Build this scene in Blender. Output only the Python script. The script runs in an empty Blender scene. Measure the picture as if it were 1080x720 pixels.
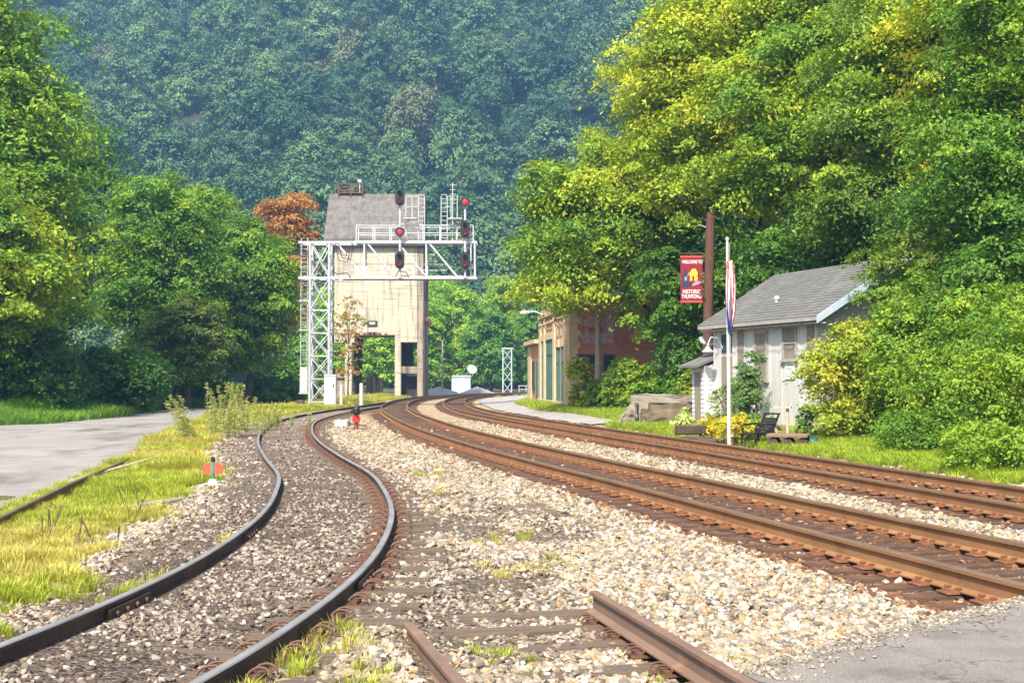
import bpy, math, random
import numpy as np
from mathutils import Vector, Matrix, Euler

R = math.radians
scene = bpy.context.scene
COL = scene.collection

# ------------------------------------------------------------------ camera, sky, sun, exposure
cam_d = bpy.data.cameras.new("camera")
cam = bpy.data.objects.new("camera", cam_d)
COL.objects.link(cam)
cam.location = (0, 0, 1.55)
cam.rotation_euler = (R(90 + 1.763), 0, 0)
cam_d.sensor_width = 36
cam_d.lens = 43.33
cam_d.clip_start = 0.1
cam_d.clip_end = 5000
scene.camera = cam

SUN_DIR = Vector((-0.28, -0.80, 0.98)).normalized()
sun_el = math.asin(SUN_DIR.z)
sun_az = math.atan2(SUN_DIR.x, SUN_DIR.y)
world = bpy.data.worlds.new("World")
scene.world = world
world.use_nodes = True
wn = world.node_tree
wn.nodes.clear()
wo = wn.nodes.new("ShaderNodeOutputWorld")
wb = wn.nodes.new("ShaderNodeBackground")
sk = wn.nodes.new("ShaderNodeTexSky")
sk.sky_type = 'NISHITA'
sk.sun_disc = False
sk.sun_elevation = sun_el
sk.sun_rotation = sun_az
sk.air_density = 1.0
sk.dust_density = 2.5
wn.links.new(sk.outputs[0], wb.inputs[0])
wb.inputs[1].default_value = 0.145
wn.links.new(wb.outputs[0], wo.inputs[0])

sun_d = bpy.data.lights.new("sun", 'SUN')
sun_d.energy = 5.0
sun_d.angle = R(3.0)
sun_d.color = (1.0, 0.93, 0.79)
sun = bpy.data.objects.new("sun", sun_d)
COL.objects.link(sun)
sun.rotation_euler = SUN_DIR.to_track_quat('Z', 'Y').to_euler()
sun.location = (-40, -30, 80)

scene.view_settings.view_transform = 'Standard'
scene.view_settings.look = 'None'
scene.view_settings.gamma = 1
scene.view_settings.exposure = 1.0
scene.cycles.use_denoising = True
scene.cycles.max_bounces = 6
scene.cycles.diffuse_bounces = 3
scene.cycles.transmission_bounces = 4
scene.cycles.volume_bounces = 0
scene.cycles.transparent_max_bounces = 4

# ------------------------------------------------------------------ materials
def new_mat(name):
    m = bpy.data.materials.new(name)
    m.use_nodes = True
    nt = m.node_tree
    b = nt.nodes["Principled BSDF"]
    return m, nt, b

def N(nt, t, **kw):
    n = nt.nodes.new(t)
    for k, v in kw.items():
        setattr(n, k, v)
    return n

def c4(c):
    return (c[0], c[1], c[2], 1)

def coords(nt, world_space=False, stretch=(1, 1, 1)):
    if world_space:
        src = N(nt, "ShaderNodeNewGeometry").outputs["Position"]
    else:
        src = N(nt, "ShaderNodeTexCoord").outputs["Object"]
    mp = N(nt, "ShaderNodeMapping")
    mp.inputs["Scale"].default_value = stretch
    nt.links.new(src, mp.inputs["Vector"])
    return mp.outputs[0]

def noise(nt, vec, scale, detail=5, rough=.6):
    n = N(nt, "ShaderNodeTexNoise")
    n.inputs["Scale"].default_value = scale
    n.inputs["Detail"].default_value = detail
    n.inputs["Roughness"].default_value = rough
    nt.links.new(vec, n.inputs["Vector"])
    return n.outputs["Fac"]

def ramp(nt, fac, stops):
    r = N(nt, "ShaderNodeValToRGB")
    el = r.color_ramp.elements
    while len(el) < len(stops):
        el.new(0.5)
    for e, (p, c) in zip(el, stops):
        e.position = p
        e.color = c4(c) if len(c) == 3 else c
    nt.links.new(fac, r.inputs[0])
    return r.outputs[0]

def mixc(nt, fac, a, b, mode='MIX'):
    m = N(nt, "ShaderNodeMix", data_type='RGBA', blend_type=mode)
    for s, v in ((0, fac), (6, a), (7, b)):
        if hasattr(v, "is_linked"):
            nt.links.new(v, m.inputs[s])
        elif s == 0:
            m.inputs[s].default_value = v
        else:
            m.inputs[s].default_value = c4(v)
    return m.outputs[2]

def mat(name, c1, c2=None, scale=4, rough=.75, metal=0, bump=.2, bscale=30, stretch=(1, 1, 1), c3=None, s3=1.5, t3=(.5, .7), st3=(1, 1, 1), spec=.4, ws=False, emit=None):
    m, nt, b = new_mat(name)
    c2 = c2 or tuple(v * .75 for v in c1)
    v = coords(nt, ws, stretch)
    col = ramp(nt, noise(nt, v, scale), [(.3, c1), (.7, c2)])
    if c3:
        v3 = coords(nt, ws, st3)
        f = ramp(nt, noise(nt, v3, s3, 7, .65), [(t3[0], (0, 0, 0)), (t3[1], (1, 1, 1))])
        col = mixc(nt, f, col, c3)
    nt.links.new(col, b.inputs["Base Color"])
    b.inputs["Roughness"].default_value = rough
    b.inputs["Metallic"].default_value = metal
    b.inputs["Specular IOR Level"].default_value = spec
    if bump:
        bp = N(nt, "ShaderNodeBump")
        bp.inputs["Strength"].default_value = bump
        bp.inputs["Distance"].default_value = .02
        nt.links.new(noise(nt, v, bscale, 6), bp.inputs["Height"])
        nt.links.new(bp.outputs[0], b.inputs["Normal"])
    if emit:
        b.inputs["Emission Color"].default_value = c4(emit[0])
        b.inputs["Emission Strength"].default_value = emit[1]
    return m

def leaf_mat(name, trans=.38, inst=False, gloss=.3):
    m, nt, b = new_mat(name)
    a = N(nt, "ShaderNodeAttribute", attribute_name="tint")
    col = a.outputs["Color"]
    if inst:
        a.attribute_type = 'INSTANCER'
        a2 = N(nt, "ShaderNodeAttribute", attribute_name="shade")
        col = mixc(nt, 1.0, col, a2.outputs["Color"], 'MULTIPLY')
    nt.links.new(col, b.inputs["Base Color"])
    b.inputs["Roughness"].default_value = .55
    b.inputs["Specular IOR Level"].default_value = gloss
    t = N(nt, "ShaderNodeBsdfTranslucent")
    nt.links.new(mixc(nt, 1.0, col, (1.25, 1.15, .55), 'MULTIPLY'), t.inputs[0])
    mx = N(nt, "ShaderNodeMixShader")
    mx.inputs[0].default_value = trans
    nt.links.new(b.outputs[0], mx.inputs[1])
    nt.links.new(t.outputs[0], mx.inputs[2])
    nt.links.new(mx.outputs[0], nt.nodes["Material Output"].inputs["Surface"])
    return m

def tint_mat(name, rough=.8, inst=True, bump=0):
    m, nt, b = new_mat(name)
    a = N(nt, "ShaderNodeAttribute", attribute_name="tint")
    if inst:
        a.attribute_type = 'INSTANCER'
    nt.links.new(a.outputs["Color"], b.inputs["Base Color"])
    b.inputs["Roughness"].default_value = rough
    b.inputs["Specular IOR Level"].default_value = .3
    return m

def brick_mat(name, c1, c2, mortar, paint=None):
    m, nt, b = new_mat(name)
    tc = N(nt, "ShaderNodeTexCoord")
    sp = N(nt, "ShaderNodeSeparateXYZ")
    nt.links.new(tc.outputs["Object"], sp.inputs[0])
    ad = N(nt, "ShaderNodeMath", operation='ADD')
    nt.links.new(sp.outputs[0], ad.inputs[0])
    nt.links.new(sp.outputs[1], ad.inputs[1])
    cb = N(nt, "ShaderNodeCombineXYZ")
    nt.links.new(ad.outputs[0], cb.inputs[0])
    nt.links.new(sp.outputs[2], cb.inputs[1])
    br = N(nt, "ShaderNodeTexBrick")
    br.inputs["Scale"].default_value = 1
    br.inputs["Brick Width"].default_value = .22
    br.inputs["Row Height"].default_value = .075
    br.inputs["Mortar Size"].default_value = .008
    br.inputs["Color1"].default_value = c4(c1)
    br.inputs["Color2"].default_value = c4(c2)
    br.inputs["Mortar"].default_value = c4(mortar)
    nt.links.new(cb.outputs[0], br.inputs["Vector"])
    f = ramp(nt, noise(nt, tc.outputs["Object"], 1.3, 8), [(.45, (0, 0, 0)), (.8, (1, 1, 1))])
    col = mixc(nt, f, br.outputs["Color"], mortar)
    nt.links.new(col, b.inputs["Base Color"])
    b.inputs["Roughness"].default_value = .85
    bp = N(nt, "ShaderNodeBump")
    bp.inputs["Strength"].default_value = .5
    bp.inputs["Distance"].default_value = .01
    nt.links.new(br.outputs["Fac"], bp.inputs["Height"])
    bp.invert = True
    nt.links.new(bp.outputs[0], b.inputs["Normal"])
    return m

def concrete_wall_mat(name, c1, c2, dark, board=.0, streak=(.52, .72)):
    """Board-marked concrete with run-down stains."""
    m, nt, b = new_mat(name)
    v = coords(nt)
    col = ramp(nt, noise(nt, v, .9, 8, .7), [(.3, c1), (.72, c2)])
    vs = coords(nt, stretch=(1.6, 1.6, .13))
    f = ramp(nt, noise(nt, vs, 1.6, 9, .7), [(streak[0], (0, 0, 0)), (streak[1], (1, 1, 1))])
    col = mixc(nt, f, col, dark)
    vb = coords(nt, stretch=(.16, .16, 4))
    f2 = ramp(nt, noise(nt, vb, 1.3, 4, .7), [(.54, (0, 0, 0)), (.64, (.6, .6, .6))])
    col = mixc(nt, f2, col, dark)
    nt.links.new(col, b.inputs["Base Color"])
    b.inputs["Roughness"].default_value = .9
    bp = N(nt, "ShaderNodeBump")
    bp.inputs["Strength"].default_value = .5
    bp.inputs["Distance"].default_value = .06
    nt.links.new(noise(nt, vb, 3, 8), bp.inputs["Height"])
    nt.links.new(bp.outputs[0], b.inputs["Normal"])
    return m

MT = {}
MT['leaf'] = leaf_mat("leaf_blades")
MT['leaf_far'] = leaf_mat("forest_leaves", .12, inst=True, gloss=.1)
MT['grass'] = leaf_mat("grass_blades", .3, inst=True, gloss=.2)
MT['stone'] = tint_mat("ballast_stone")
MT['bark'] = mat("bark", (.14, .105, .075), (.06, .045, .03), 6, .9, bump=.8, bscale=14, stretch=(3, 3, .5))
MT['pale_bark'] = mat("pale_dead_wood", (.5, .47, .42), (.3, .27, .23), 4, .9)
MT['rust'] = mat("rusty_rail_web", (.29, .15, .062), (.20, .097, .04), 1.4, .85, bump=.15, c3=(.15, .065, .03), s3=3, t3=(.55, .75), ws=True)
MT['rust_top'] = mat("dull_rail_head", (.24, .165, .11), (.16, .10, .065), 1.2, .45, metal=.3, bump=.05, ws=True)
MT['dark_rail'] = mat("dark_brown_rail_web", (.10, .063, .042), (.06, .038, .026), 2, .8, c3=(.17, .09, .048), s3=2.4, t3=(.5, .75), ws=True)
MT['steel_top'] = mat("worn_steel_rail_head", (.33, .32, .31), (.22, .205, .195), 1.5, .45, metal=.25, bump=.04, ws=True)
MT['brown_rail'] = mat("brown_stub_rail", (.20, .125, .09), (.13, .08, .055), 2, .75, c3=(.24, .14, .09), s3=4, ws=True)
MT['tie'] = mat("old_timber_tie", (.10, .058, .04), (.048, .031, .024), 3, .9, bump=.8, bscale=9, stretch=(.5, 5, 5), c3=(.17, .075, .035), s3=2.2, t3=(.48, .68))
MT['tie_grey'] = mat("weathered_grey_tie", (.18, .125, .088), (.085, .06, .043), 3, .9, bump=.9, bscale=9, stretch=(.5, 5, 5))
MT['plate'] = mat("rusty_tie_plate", (.27, .115, .05), (.13, .055, .028), 7, .85)
MT['clip'] = mat("rusty_spring_clip", (.15, .07, .04), (.08, .042, .028), 7, .7)
def asphalt_mat():
    m = mat("worn_crossing_asphalt", (.255, .225, .2), (.18, .16, .145), 2.2, .92, bump=.0, c3=(.125, .112, .10), s3=1.4, t3=(.52, .70), ws=True)
    nt = m.node_tree; b = nt.nodes['Principled BSDF']
    pos = N(nt, 'ShaderNodeNewGeometry').outputs['Position']
    base = b.inputs['Base Color'].links[0].from_socket
    spk = ramp(nt, noise(nt, pos, 120, 3, .8), [(.35, (.55, .55, .55)), (.5, (1, 1, 1)), (.66, (1.5, 1.45, 1.4))])
    col = mixc(nt, 1.0, base, spk, 'MULTIPLY')
    wv = N(nt, 'ShaderNodeVectorMath', operation='ADD')
    nz = N(nt, 'ShaderNodeTexNoise'); nz.inputs['Scale'].default_value = 3; nz.inputs['Detail'].default_value = 6
    nt.links.new(pos, nz.inputs['Vector'])
    nt.links.new(pos, wv.inputs[0]); nt.links.new(nz.outputs['Color'], wv.inputs[1])
    vo = N(nt, 'ShaderNodeTexVoronoi', feature='DISTANCE_TO_EDGE'); vo.inputs['Scale'].default_value = 1.1
    nt.links.new(wv.outputs[0], vo.inputs['Vector'])
    crack = ramp(nt, vo.outputs['Distance'], [(.004, (1, 1, 1)), (.016, (0, 0, 0))])
    gate = ramp(nt, noise(nt, pos, .9, 3), [(.46, (0, 0, 0)), (.56, (1, 1, 1))])
    ck = mixc(nt, 1.0, crack, gate, 'MULTIPLY')
    col = mixc(nt, ck, col, (.05, .043, .038))
    nt.links.new(col, b.inputs['Base Color'])
    bp = N(nt, 'ShaderNodeBump'); bp.inputs['Strength'].default_value = .8; bp.inputs['Distance'].default_value = .012
    nt.links.new(noise(nt, pos, 70, 5, .75), bp.inputs['Height'])
    nt.links.new(bp.outputs[0], b.inputs['Normal'])
    return m
MT['asphalt'] = asphalt_mat()
MT['road'] = mat("pale_gravel_road", (.30, .275, .252), (.21, .192, .176), .8, .95, bump=.5, bscale=30, c3=(.13, .113, .10), s3=.35, t3=(.52, .66), st3=(1.3, .45, 1), ws=True)
MT['lot'] = mat("pale_parking_lot", (.36, .335, .315), (.26, .24, .225), .9, .95, bump=.3, ws=True)
MT['silver'] = mat("silver_painted_steel", (.50, .51, .53), (.42, .43, .46), 3, .45, metal=.15, bump=.05)
MT['white'] = mat("white_paint", (.62, .63, .65), (.54, .56, .58), 3, .5, bump=.05)
MT['black'] = mat("black_paint", (.012, .012, .014), (.02, .02, .022), 4, .5, bump=.05)
MT['lens'] = mat("unlit_lens", (.02, .025, .03), None, 4, .1, bump=0, spec=.6)
MT['red_lamp'] = mat("lit_red_lens", (.5, .02, .02), (.45, .015, .015), 4, .3, bump=0, emit=((1, .03, .03), .22))
MT['grille'] = mat("galvanised_grating", (.55, .56, .58), None, 4, .5, metal=.3)
MT['concrete'] = concrete_wall_mat("cream_board_marked_concrete", (.54, .48, .37), (.43, .375, .28), (.13, .105, .08), streak=(.50, .70))
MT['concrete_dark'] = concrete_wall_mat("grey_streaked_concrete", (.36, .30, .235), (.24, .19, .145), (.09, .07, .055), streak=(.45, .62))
MT['roof_conc'] = concrete_wall_mat("weathered_grey_concrete_roof", (.185, .17, .155), (.125, .113, .104), (.07, .062, .057), streak=(.42, .72))
MT['shade_black'] = mat("shade_black_concrete", (.045, .04, .036), (.03, .027, .025), 3, .95)  # shade of eaves and tower openings painted as near-black; also the dark box
MT['rusty_iron'] = mat("rusty_iron", (.17, .075, .045), (.09, .045, .03), 5, .85)
MT['brick_red'] = brick_mat("red_brick", (.52, .13, .065), (.38, .09, .05), (.50, .28, .19))
MT['brick_tan'] = brick_mat("orange_tan_brick", (.52, .26, .13), (.42, .19, .09), (.5, .36, .24))
MT['stone_tan'] = mat("tan_cut_stone", (.62, .48, .31), (.48, .35, .21), 2.5, .9, bump=.5, bscale=8)
MT['green_paint'] = mat("dark_green_door_paint", (.075, .165, .14), (.05, .12, .105), 3, .55)
MT['ghost_sign'] = mat("faded_painted_brick", (.52, .42, .45), (.38, .16, .12), 3.5, .9, c3=(.40, .12, .07), s3=3, t3=(.5, .65))
MT['red_paint'] = mat("faded_red_paint", (.5, .045, .035), (.42, .09, .06), 6, .7)
MT['glass'] = mat("dark_window_glass", (.03, .05, .05), (.05, .07, .07), 2, .12, bump=.02, spec=.7)
MT['shed_wall'] = mat("peeling_grey_white_boards", (.58, .575, .55), (.48, .475, .45), 2, .85, bump=.5, bscale=8, stretch=(6, 6, .35), c3=(.36, .32, .27), s3=2.2, t3=(.56, .72), st3=(7, 7, .5))
MT['clap'] = mat("white_clapboard", (.66, .67, .68), (.55, .55, .55), 3, .7, bump=.2)
MT['brown_board'] = mat("bare_brown_board", (.30, .245, .195), (.2, .16, .125), 3, .9, bump=.5, stretch=(5, 5, .4))
MT['shingle'] = mat("grey_asphalt_shingles", (.155, .153, .148), (.105, .104, .101), 3, .95, bump=.7, bscale=22, stretch=(.7, 3.5, 3.5), c3=(.20, .195, .185), s3=1.5, t3=(.5, .75))
MT['trim'] = mat("blue_white_trim", (.42, .50, .58), (.35, .42, .5), 3, .6)
MT['tan_trim'] = mat("dirty_eave_trim", (.38, .36, .32), (.27, .245, .21), 3, .8)
MT['paper'] = mat("white_notice", (.8, .8, .78), (.72, .72, .7), 3, .6, bump=0)
MT['ink'] = mat("faded_grey_ink", (.4, .4, .42), None, 3, .7, bump=0)
MT['pole_wood'] = mat("red_brown_pole", (.13, .06, .038), (.07, .033, .023), 4, .85, bump=.6, stretch=(4, 4, .5))
MT['grey_pole'] = mat("grey_utility_pole", (.36, .31, .25), (.25, .21, .17), 4, .9, bump=.5, stretch=(4, 4, .5))
MT['banner'] = mat("maroon_banner_cloth", (.24, .012, .028), (.19, .010, .022), 3, .8, bump=.1)
MT['letter'] = mat("white_lettering", (.72, .66, .68), (.65, .58, .6), 3, .8, bump=0)
MT['navy'] = mat("navy_print", (.02, .025, .06), (.035, .04, .08), 3, .8, bump=0)
MT['yellow'] = mat("yellow_print", (.75, .52, .04), (.68, .45, .03), 3, .8, bump=0)
MT['grey_print'] = mat("grey_print", (.3, .3, .38), None, 3, .8, bump=0)
MT['old_stone'] = mat("mossy_old_concrete", (.20, .15, .10), (.10, .078, .055), 3, .95, bump=1.0, bscale=6, c3=(.11, .095, .06), s3=2, t3=(.5, .68))
MT['pale_stone'] = mat("pale_rough_concrete", (.29, .255, .21), (.17, .145, .11), 2.4, .95, bump=1.0, bscale=6, c3=(.15, .125, .09), s3=2, t3=(.55, .7))
MT['dark_wood'] = mat("dark_rotten_timber", (.11, .075, .055), (.05, .036, .028), 4, .95, bump=.9, bscale=8)
MT['plank'] = mat("weathered_plank", (.27, .17, .115), (.15, .095, .065), 5, .9, bump=.6, stretch=(.6, 4, 4))
MT['pale_wood'] = mat("pale_bleached_wood", (.5, .43, .33), (.36, .3, .22), 4, .9, bump=.4)
MT['red_disc'] = mat("orange_red_target", (.68, .10, .045), (.6, .08, .035), 4, .5, bump=0)
MT['signal_red'] = mat("bright_red_target", (.62, .025, .03), (.55, .02, .025), 4, .45, bump=0)
MT['teal'] = mat("green_lamp_body", (.09, .26, .2), (.06, .18, .14), 4, .6)
MT['hut'] = mat("pale_blue_grey_metal", (.42, .49, .56), (.36, .43, .5), 2, .5, bump=.1)
MT['lamp_white'] = mat("white_enamel", (.75, .75, .74), None, 3, .4, bump=0)
MT['blue_pot'] = mat("blue_glaze", (.04, .2, .33), None, 3, .3, bump=0)
MT['rope'] = mat("dark_cable", (.05, .045, .04), None, 3, .7, bump=0)

def flag_mat():
    m, nt, b = new_mat("flag_cloth")
    a = N(nt, "ShaderNodeAttribute", attribute_name="tint")
    nt.links.new(a.outputs["Color"], b.inputs["Base Color"])
    b.inputs["Roughness"].default_value = .85
    return m
MT['flag'] = flag_mat()

def ground_mat():
    m, nt, b = new_mat("trackside_ground")
    a = N(nt, "ShaderNodeAttribute", attribute_name="tint")
    pos = N(nt, "ShaderNodeNewGeometry").outputs["Position"]
    vo = N(nt, "ShaderNodeTexVoronoi")
    vo.inputs["Scale"].default_value = 38
    nt.links.new(pos, vo.inputs["Vector"])
    sp = N(nt, "ShaderNodeSeparateColor")
    nt.links.new(vo.outputs["Color"], sp.inputs[0])
    spk = ramp(nt, sp.outputs[0], [(0, (.35, .34, .33)), (.35, (.8, .78, .75)), (.7, (1.15, 1.13, 1.1)), (1, (1.9, 1.85, 1.8))])
    col = mixc(nt, 1.0, a.outputs["Color"], spk, 'MULTIPLY')
    big = ramp(nt, noise(nt, pos, 1.1, 8, .7), [(.3, (.75, .75, .75)), (.7, (1.2, 1.2, 1.2))])
    col = mixc(nt, 1.0, col, big, 'MULTIPLY')
    nt.links.new(col, b.inputs["Base Color"])
    b.inputs["Roughness"].default_value = .95
    b.inputs["Specular IOR Level"].default_value = .15
    bp = N(nt, "ShaderNodeBump")
    bp.inputs["Strength"].default_value = .9
    bp.inputs["Distance"].default_value = .03
    nt.links.new(vo.outputs["Distance"], bp.inputs["Height"])
    bp.invert = True
    nt.links.new(bp.outputs[0], b.inputs["Normal"])
    return m
MT['ground'] = ground_mat()
MT['hill'] = mat("forest_floor", (.04, .045, .02), (.025, .03, .015), .2, .95, bump=.3, ws=True)

# ------------------------------------------------------------------ mesh and object helpers
class MB:
    def __init__(self):
        self.v, self.f, self.mi = [], [], []
    def add(self, vs, fs, mi=0):
        o = len(self.v)
        self.v += [tuple(p) for p in vs]
        self.f += [tuple(i + o for i in f) for f in fs]
        self.mi += [mi] * len(fs)
        return self
    def box(self, c, s, rz=0, mi=0, rot=None):
        x, y, z = (a / 2 for a in s)
        vs = [Vector((sx * x, sy * y, sz * z)) for sz in (-1, 1) for sy in (-1, 1) for sx in (-1, 1)]
        M = rot if rot is not None else Matrix.Rotation(rz, 3, 'Z')
        vs = [M @ p + Vector(c) for p in vs]
        return self.add(vs, [(0, 2, 3, 1), (4, 5, 7, 6), (0, 1, 5, 4), (2, 6, 7, 3), (0, 4, 6, 2), (1, 3, 7, 5)], mi)
    def b2(self, a, b, mi=0):
        return self.box([(a[i] + b[i]) / 2 for i in range(3)], [abs(b[i] - a[i]) for i in range(3)], mi=mi)
    def bar(self, p0, p1, w, h=None, mi=0):
        p0, p1 = Vector(p0), Vector(p1)
        d = p1 - p0
        q = d.to_track_quat('Y', 'Z').to_matrix()
        return self.box((p0 + p1) / 2, (w, d.length, h or w), rot=q, mi=mi)
    def cyl(self, p0, p1, r0, r1=None, n=10, mi=0, caps=True):
        return self.tube([p0, p1], [r0, r1 if r1 is not None else r0], n, mi, caps)
    def tube(self, path, rad, n=8, mi=0, caps=True):
        path = [Vector(p) for p in path]
        if not hasattr(rad, "__len__"):
            rad = [rad] * len(path)
        vs, fs = [], []
        up = None
        for i, p in enumerate(path):
            d = (path[min(i + 1, len(path) - 1)] - path[max(i - 1, 0)]).normalized()
            if up is None:
                up = d.orthogonal().normalized()
            else:
                up = (up - d * up.dot(d))
                up = up.normalized() if up.length > 1e-6 else d.orthogonal().normalized()
            s = d.cross(up)
            for k in range(n):
                a = 2 * math.pi * k / n
                vs.append(p + (up * math.cos(a) + s * math.sin(a)) * rad[i])
        for i in range(len(path) - 1):
            for k in range(n):
                a, b = i * n + k, i * n + (k + 1) % n
                fs.append((a, b, b + n, a + n))
        if caps:
            fs.append(tuple(reversed(range(n))))
            fs.append(tuple(range((len(path) - 1) * n, len(path) * n)))
        return self.add(vs, fs, mi)
    def prism(self, poly, h0, h1, axis='Z', mi=0):
        """polygon in the plane normal to axis, extruded h0..h1"""
        n = len(poly)
        def P(a, b, h):
            return {'Z': (a, b, h), 'Y': (a, h, b), 'X': (h, a, b)}[axis]
        vs = [P(a, b, h0) for a, b in poly] + [P(a, b, h1) for a, b in poly]
        fs = [tuple(reversed(range(n))), tuple(range(n, 2 * n))]
        fs += [(i, (i + 1) % n, n + (i + 1) % n, n + i) for i in range(n)]
        return self.add(vs, fs, mi)
    def build(self, name, m, parent=None, smooth=False, bevel=0, loc=None, rz=0):
        me = bpy.data.meshes.new(name)
        me.from_pydata(self.v, [], self.f)
        ms = m if isinstance(m, (list, tuple)) else [m]
        for k in ms:
            me.materials.append(MT[k] if isinstance(k, str) else k)
        if len(ms) > 1:
            me.polygons.foreach_set("material_index", self.mi)
        import bmesh
        bm = bmesh.new()
        bm.from_mesh(me)
        bmesh.ops.recalc_face_normals(bm, faces=bm.faces)
        if bevel:
            bmesh.ops.bevel(bm, geom=bm.edges[:], offset=bevel, segments=1, affect='EDGES', clamp_overlap=True)
        bm.to_mesh(me)
        bm.free()
        if smooth:
            me.polygons.foreach_set("use_smooth", [True] * len(me.polygons))
        o = bpy.data.objects.new(name, me)
        COL.objects.link(o)
        o.parent = parent
        if loc:
            o.location = loc
        o.rotation_euler.z = rz
        return o

def npmesh(name, V, F, m, tint=None, parent=None, link=True, attr="tint"):
    me = bpy.data.meshes.new(name)
    me.from_pydata(V, [], F)
    me.materials.append(MT[m] if isinstance(m, str) else m)
    if tint is not None:
        a = me.attributes.new(attr, 'FLOAT_COLOR', 'POINT')
        c = np.ones((len(V), 4), np.float32)
        c[:, :3] = tint
        a.data.foreach_set("color", c.ravel())
    o = bpy.data.objects.new(name, me)
    if link:
        COL.objects.link(o)
        o.parent = parent
    return o

def tag(o, label, cat, group=None, kind=None):
    if label:
        o["label"] = label
    if cat:
        o["category"] = cat
    if group:
        o["group"] = group
    if kind:
        o["kind"] = kind
    return o

def thing(name, label, cat, loc=(0, 0, 0), rz=0, group=None):
    o = bpy.data.objects.new(name, None)
    o.empty_display_size = .3
    COL.objects.link(o)
    o.location = loc
    o.rotation_euler.z = rz
    return tag(o, label, cat, group)

def copy_tree(o, parent=None):
    c = o.copy()
    COL.objects.link(c)
    c.parent = parent
    for ch in list(o.children):
        copy_tree(ch, c)
    return c

def ico(n, seed, sub=1, sq=(1, 1, .7), jit=.25):
    """small irregular stone, as vertex and face arrays"""
    import bmesh
    bm = bmesh.new()
    bmesh.ops.create_icosphere(bm, subdivisions=sub, radius=1)
    rg = random.Random(seed)
    for v in bm.verts:
        v.co = Vector((v.co.x * sq[0], v.co.y * sq[1], v.co.z * sq[2])) * (1 + rg.uniform(-jit, jit))
    V = np.array([v.co[:] for v in bm.verts])
    F = [tuple(v.index for v in f.verts) for f in bm.faces]
    bm.free()
    return V, F

# value noise in numpy
def vnoise(x, y, seed=0):
    x = np.asarray(x, float); y = np.asarray(y, float)
    xi = np.floor(x).astype(np.int64); yi = np.floor(y).astype(np.int64)
    fx = x - xi; fy = y - yi
    fx = fx * fx * (3 - 2 * fx); fy = fy * fy * (3 - 2 * fy)
    def h(a, b):
        n = (a * 374761393 + b * 668265263 + seed * 1442695041) & 0xffffffff
        n = ((n ^ (n >> 13)) * 1274126177) & 0xffffffff
        return ((n ^ (n >> 16)) & 0xffff) / 65535.0
    return (h(xi, yi) * (1 - fx) + h(xi + 1, yi) * fx) * (1 - fy) + (h(xi, yi + 1) * (1 - fx) + h(xi + 1, yi + 1) * fx) * fy

def fbm(x, y, seed=0, o=4):
    s = 0; a = .5; t = 0
    for k in range(o):
        s = s + a * vnoise(np.asarray(x) * 2 ** k, np.asarray(y) * 2 ** k, seed + k * 17)
        t += a; a *= .5
    return s / t

# ------------------------------------------------------------------ track centre lines (metres; rail tops at z = 0)
def spline(pts, step=.25):
    """Catmull-Rom through (Y, X) knots, sampled densely"""
    P = np.array([(x, y) for y, x in pts], float)
    P = np.vstack([2 * P[0] - P[1], P, 2 * P[-1] - P[-2]])
    out = []
    for i in range(1, len(P) - 2):
        p0, p1, p2, p3 = P[i - 1], P[i], P[i + 1], P[i + 2]
        n = max(2, int(np.linalg.norm(p2 - p1) / step))
        for k in range(n):
            t = k / n
            out.append(.5 * ((2 * p1) + (-p0 + p2) * t + (2 * p0 - 5 * p1 + 4 * p2 - p3) * t * t + (-p0 + 3 * p1 - 3 * p2 + p3) * t ** 3))
    out.append(P[-2])
    return np.array(out)

MAIN = spline([(3, 6.25), (9.37, 4.68), (14.9, 3.33), (19, 2.35), (23.9, 1.13), (30.7, -.43), (41, -2.5), (55, -4.75), (67, -6.35), (80, -7.5), (95, -8.15), (110, -7.85), (125, -6.0), (140, -2.2), (155, 3.5), (172, 12.5), (190, 25)])
FAR = spline([(3, 9.4), (15.4, 7.08), (26.3, 5.0), (29.5, 4.35), (40.3, 2.15), (52, -.15), (63, -1.95), (76, -3.3), (88, -4.1), (100, -4.4), (112, -4.1), (122, -3.2), (134, -.9), (147, 2.4), (165, 9.5), (185, 20)])
SIDE = spline([(3, -3.2), (5, -2.72), (6.3, -2.42), (7.2, -2.26), (8.2, -2.13), (9.5, -2.02), (11, -1.98), (13, -2.05), (15, -2.22), (17.5, -2.57), (20.6, -3.13), (25.4, -4.32), (31, -5.6), (37, -6.75), (45, -7.95), (52, -8.5), (58, -8.65), (65, -8.6), (75, -8.35), (88, -8.1)])
STUB = [np.array([(-.665, 7.95), (-.22, 6.22), (.62, 3.0)]), np.array([(.605, 9.12), (1.265, 6.22), (2.0, 3.0)])]

def tang(P):
    d = np.gradient(P, axis=0)
    return d / np.linalg.norm(d, axis=1)[:, None]

def offset_line(P, o):
    t = tang(P)
    return P + np.stack([t[:, 1], -t[:, 0]], 1) * o

def dist_to(P, x, y):
    """signed sideways distance to a track (right positive)"""
    Y = P[:, 1]
    t = tang(P)
    xc = np.interp(y, Y, P[:, 0]); ty = np.interp(y, Y, t[:, 1])
    return (x - xc) * ty

# ------------------------------------------------------------------ terrain
XG = np.array([(3, -3.3), (8.8, -3.45), (10.9, -3.55), (13.9, -4.1), (17, -4.35), (20.7, -5.0), (28, -7.0), (37, -8.6), (50, -10.3), (65, -10.6), (90, -10.2), (140, -10)])

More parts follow.
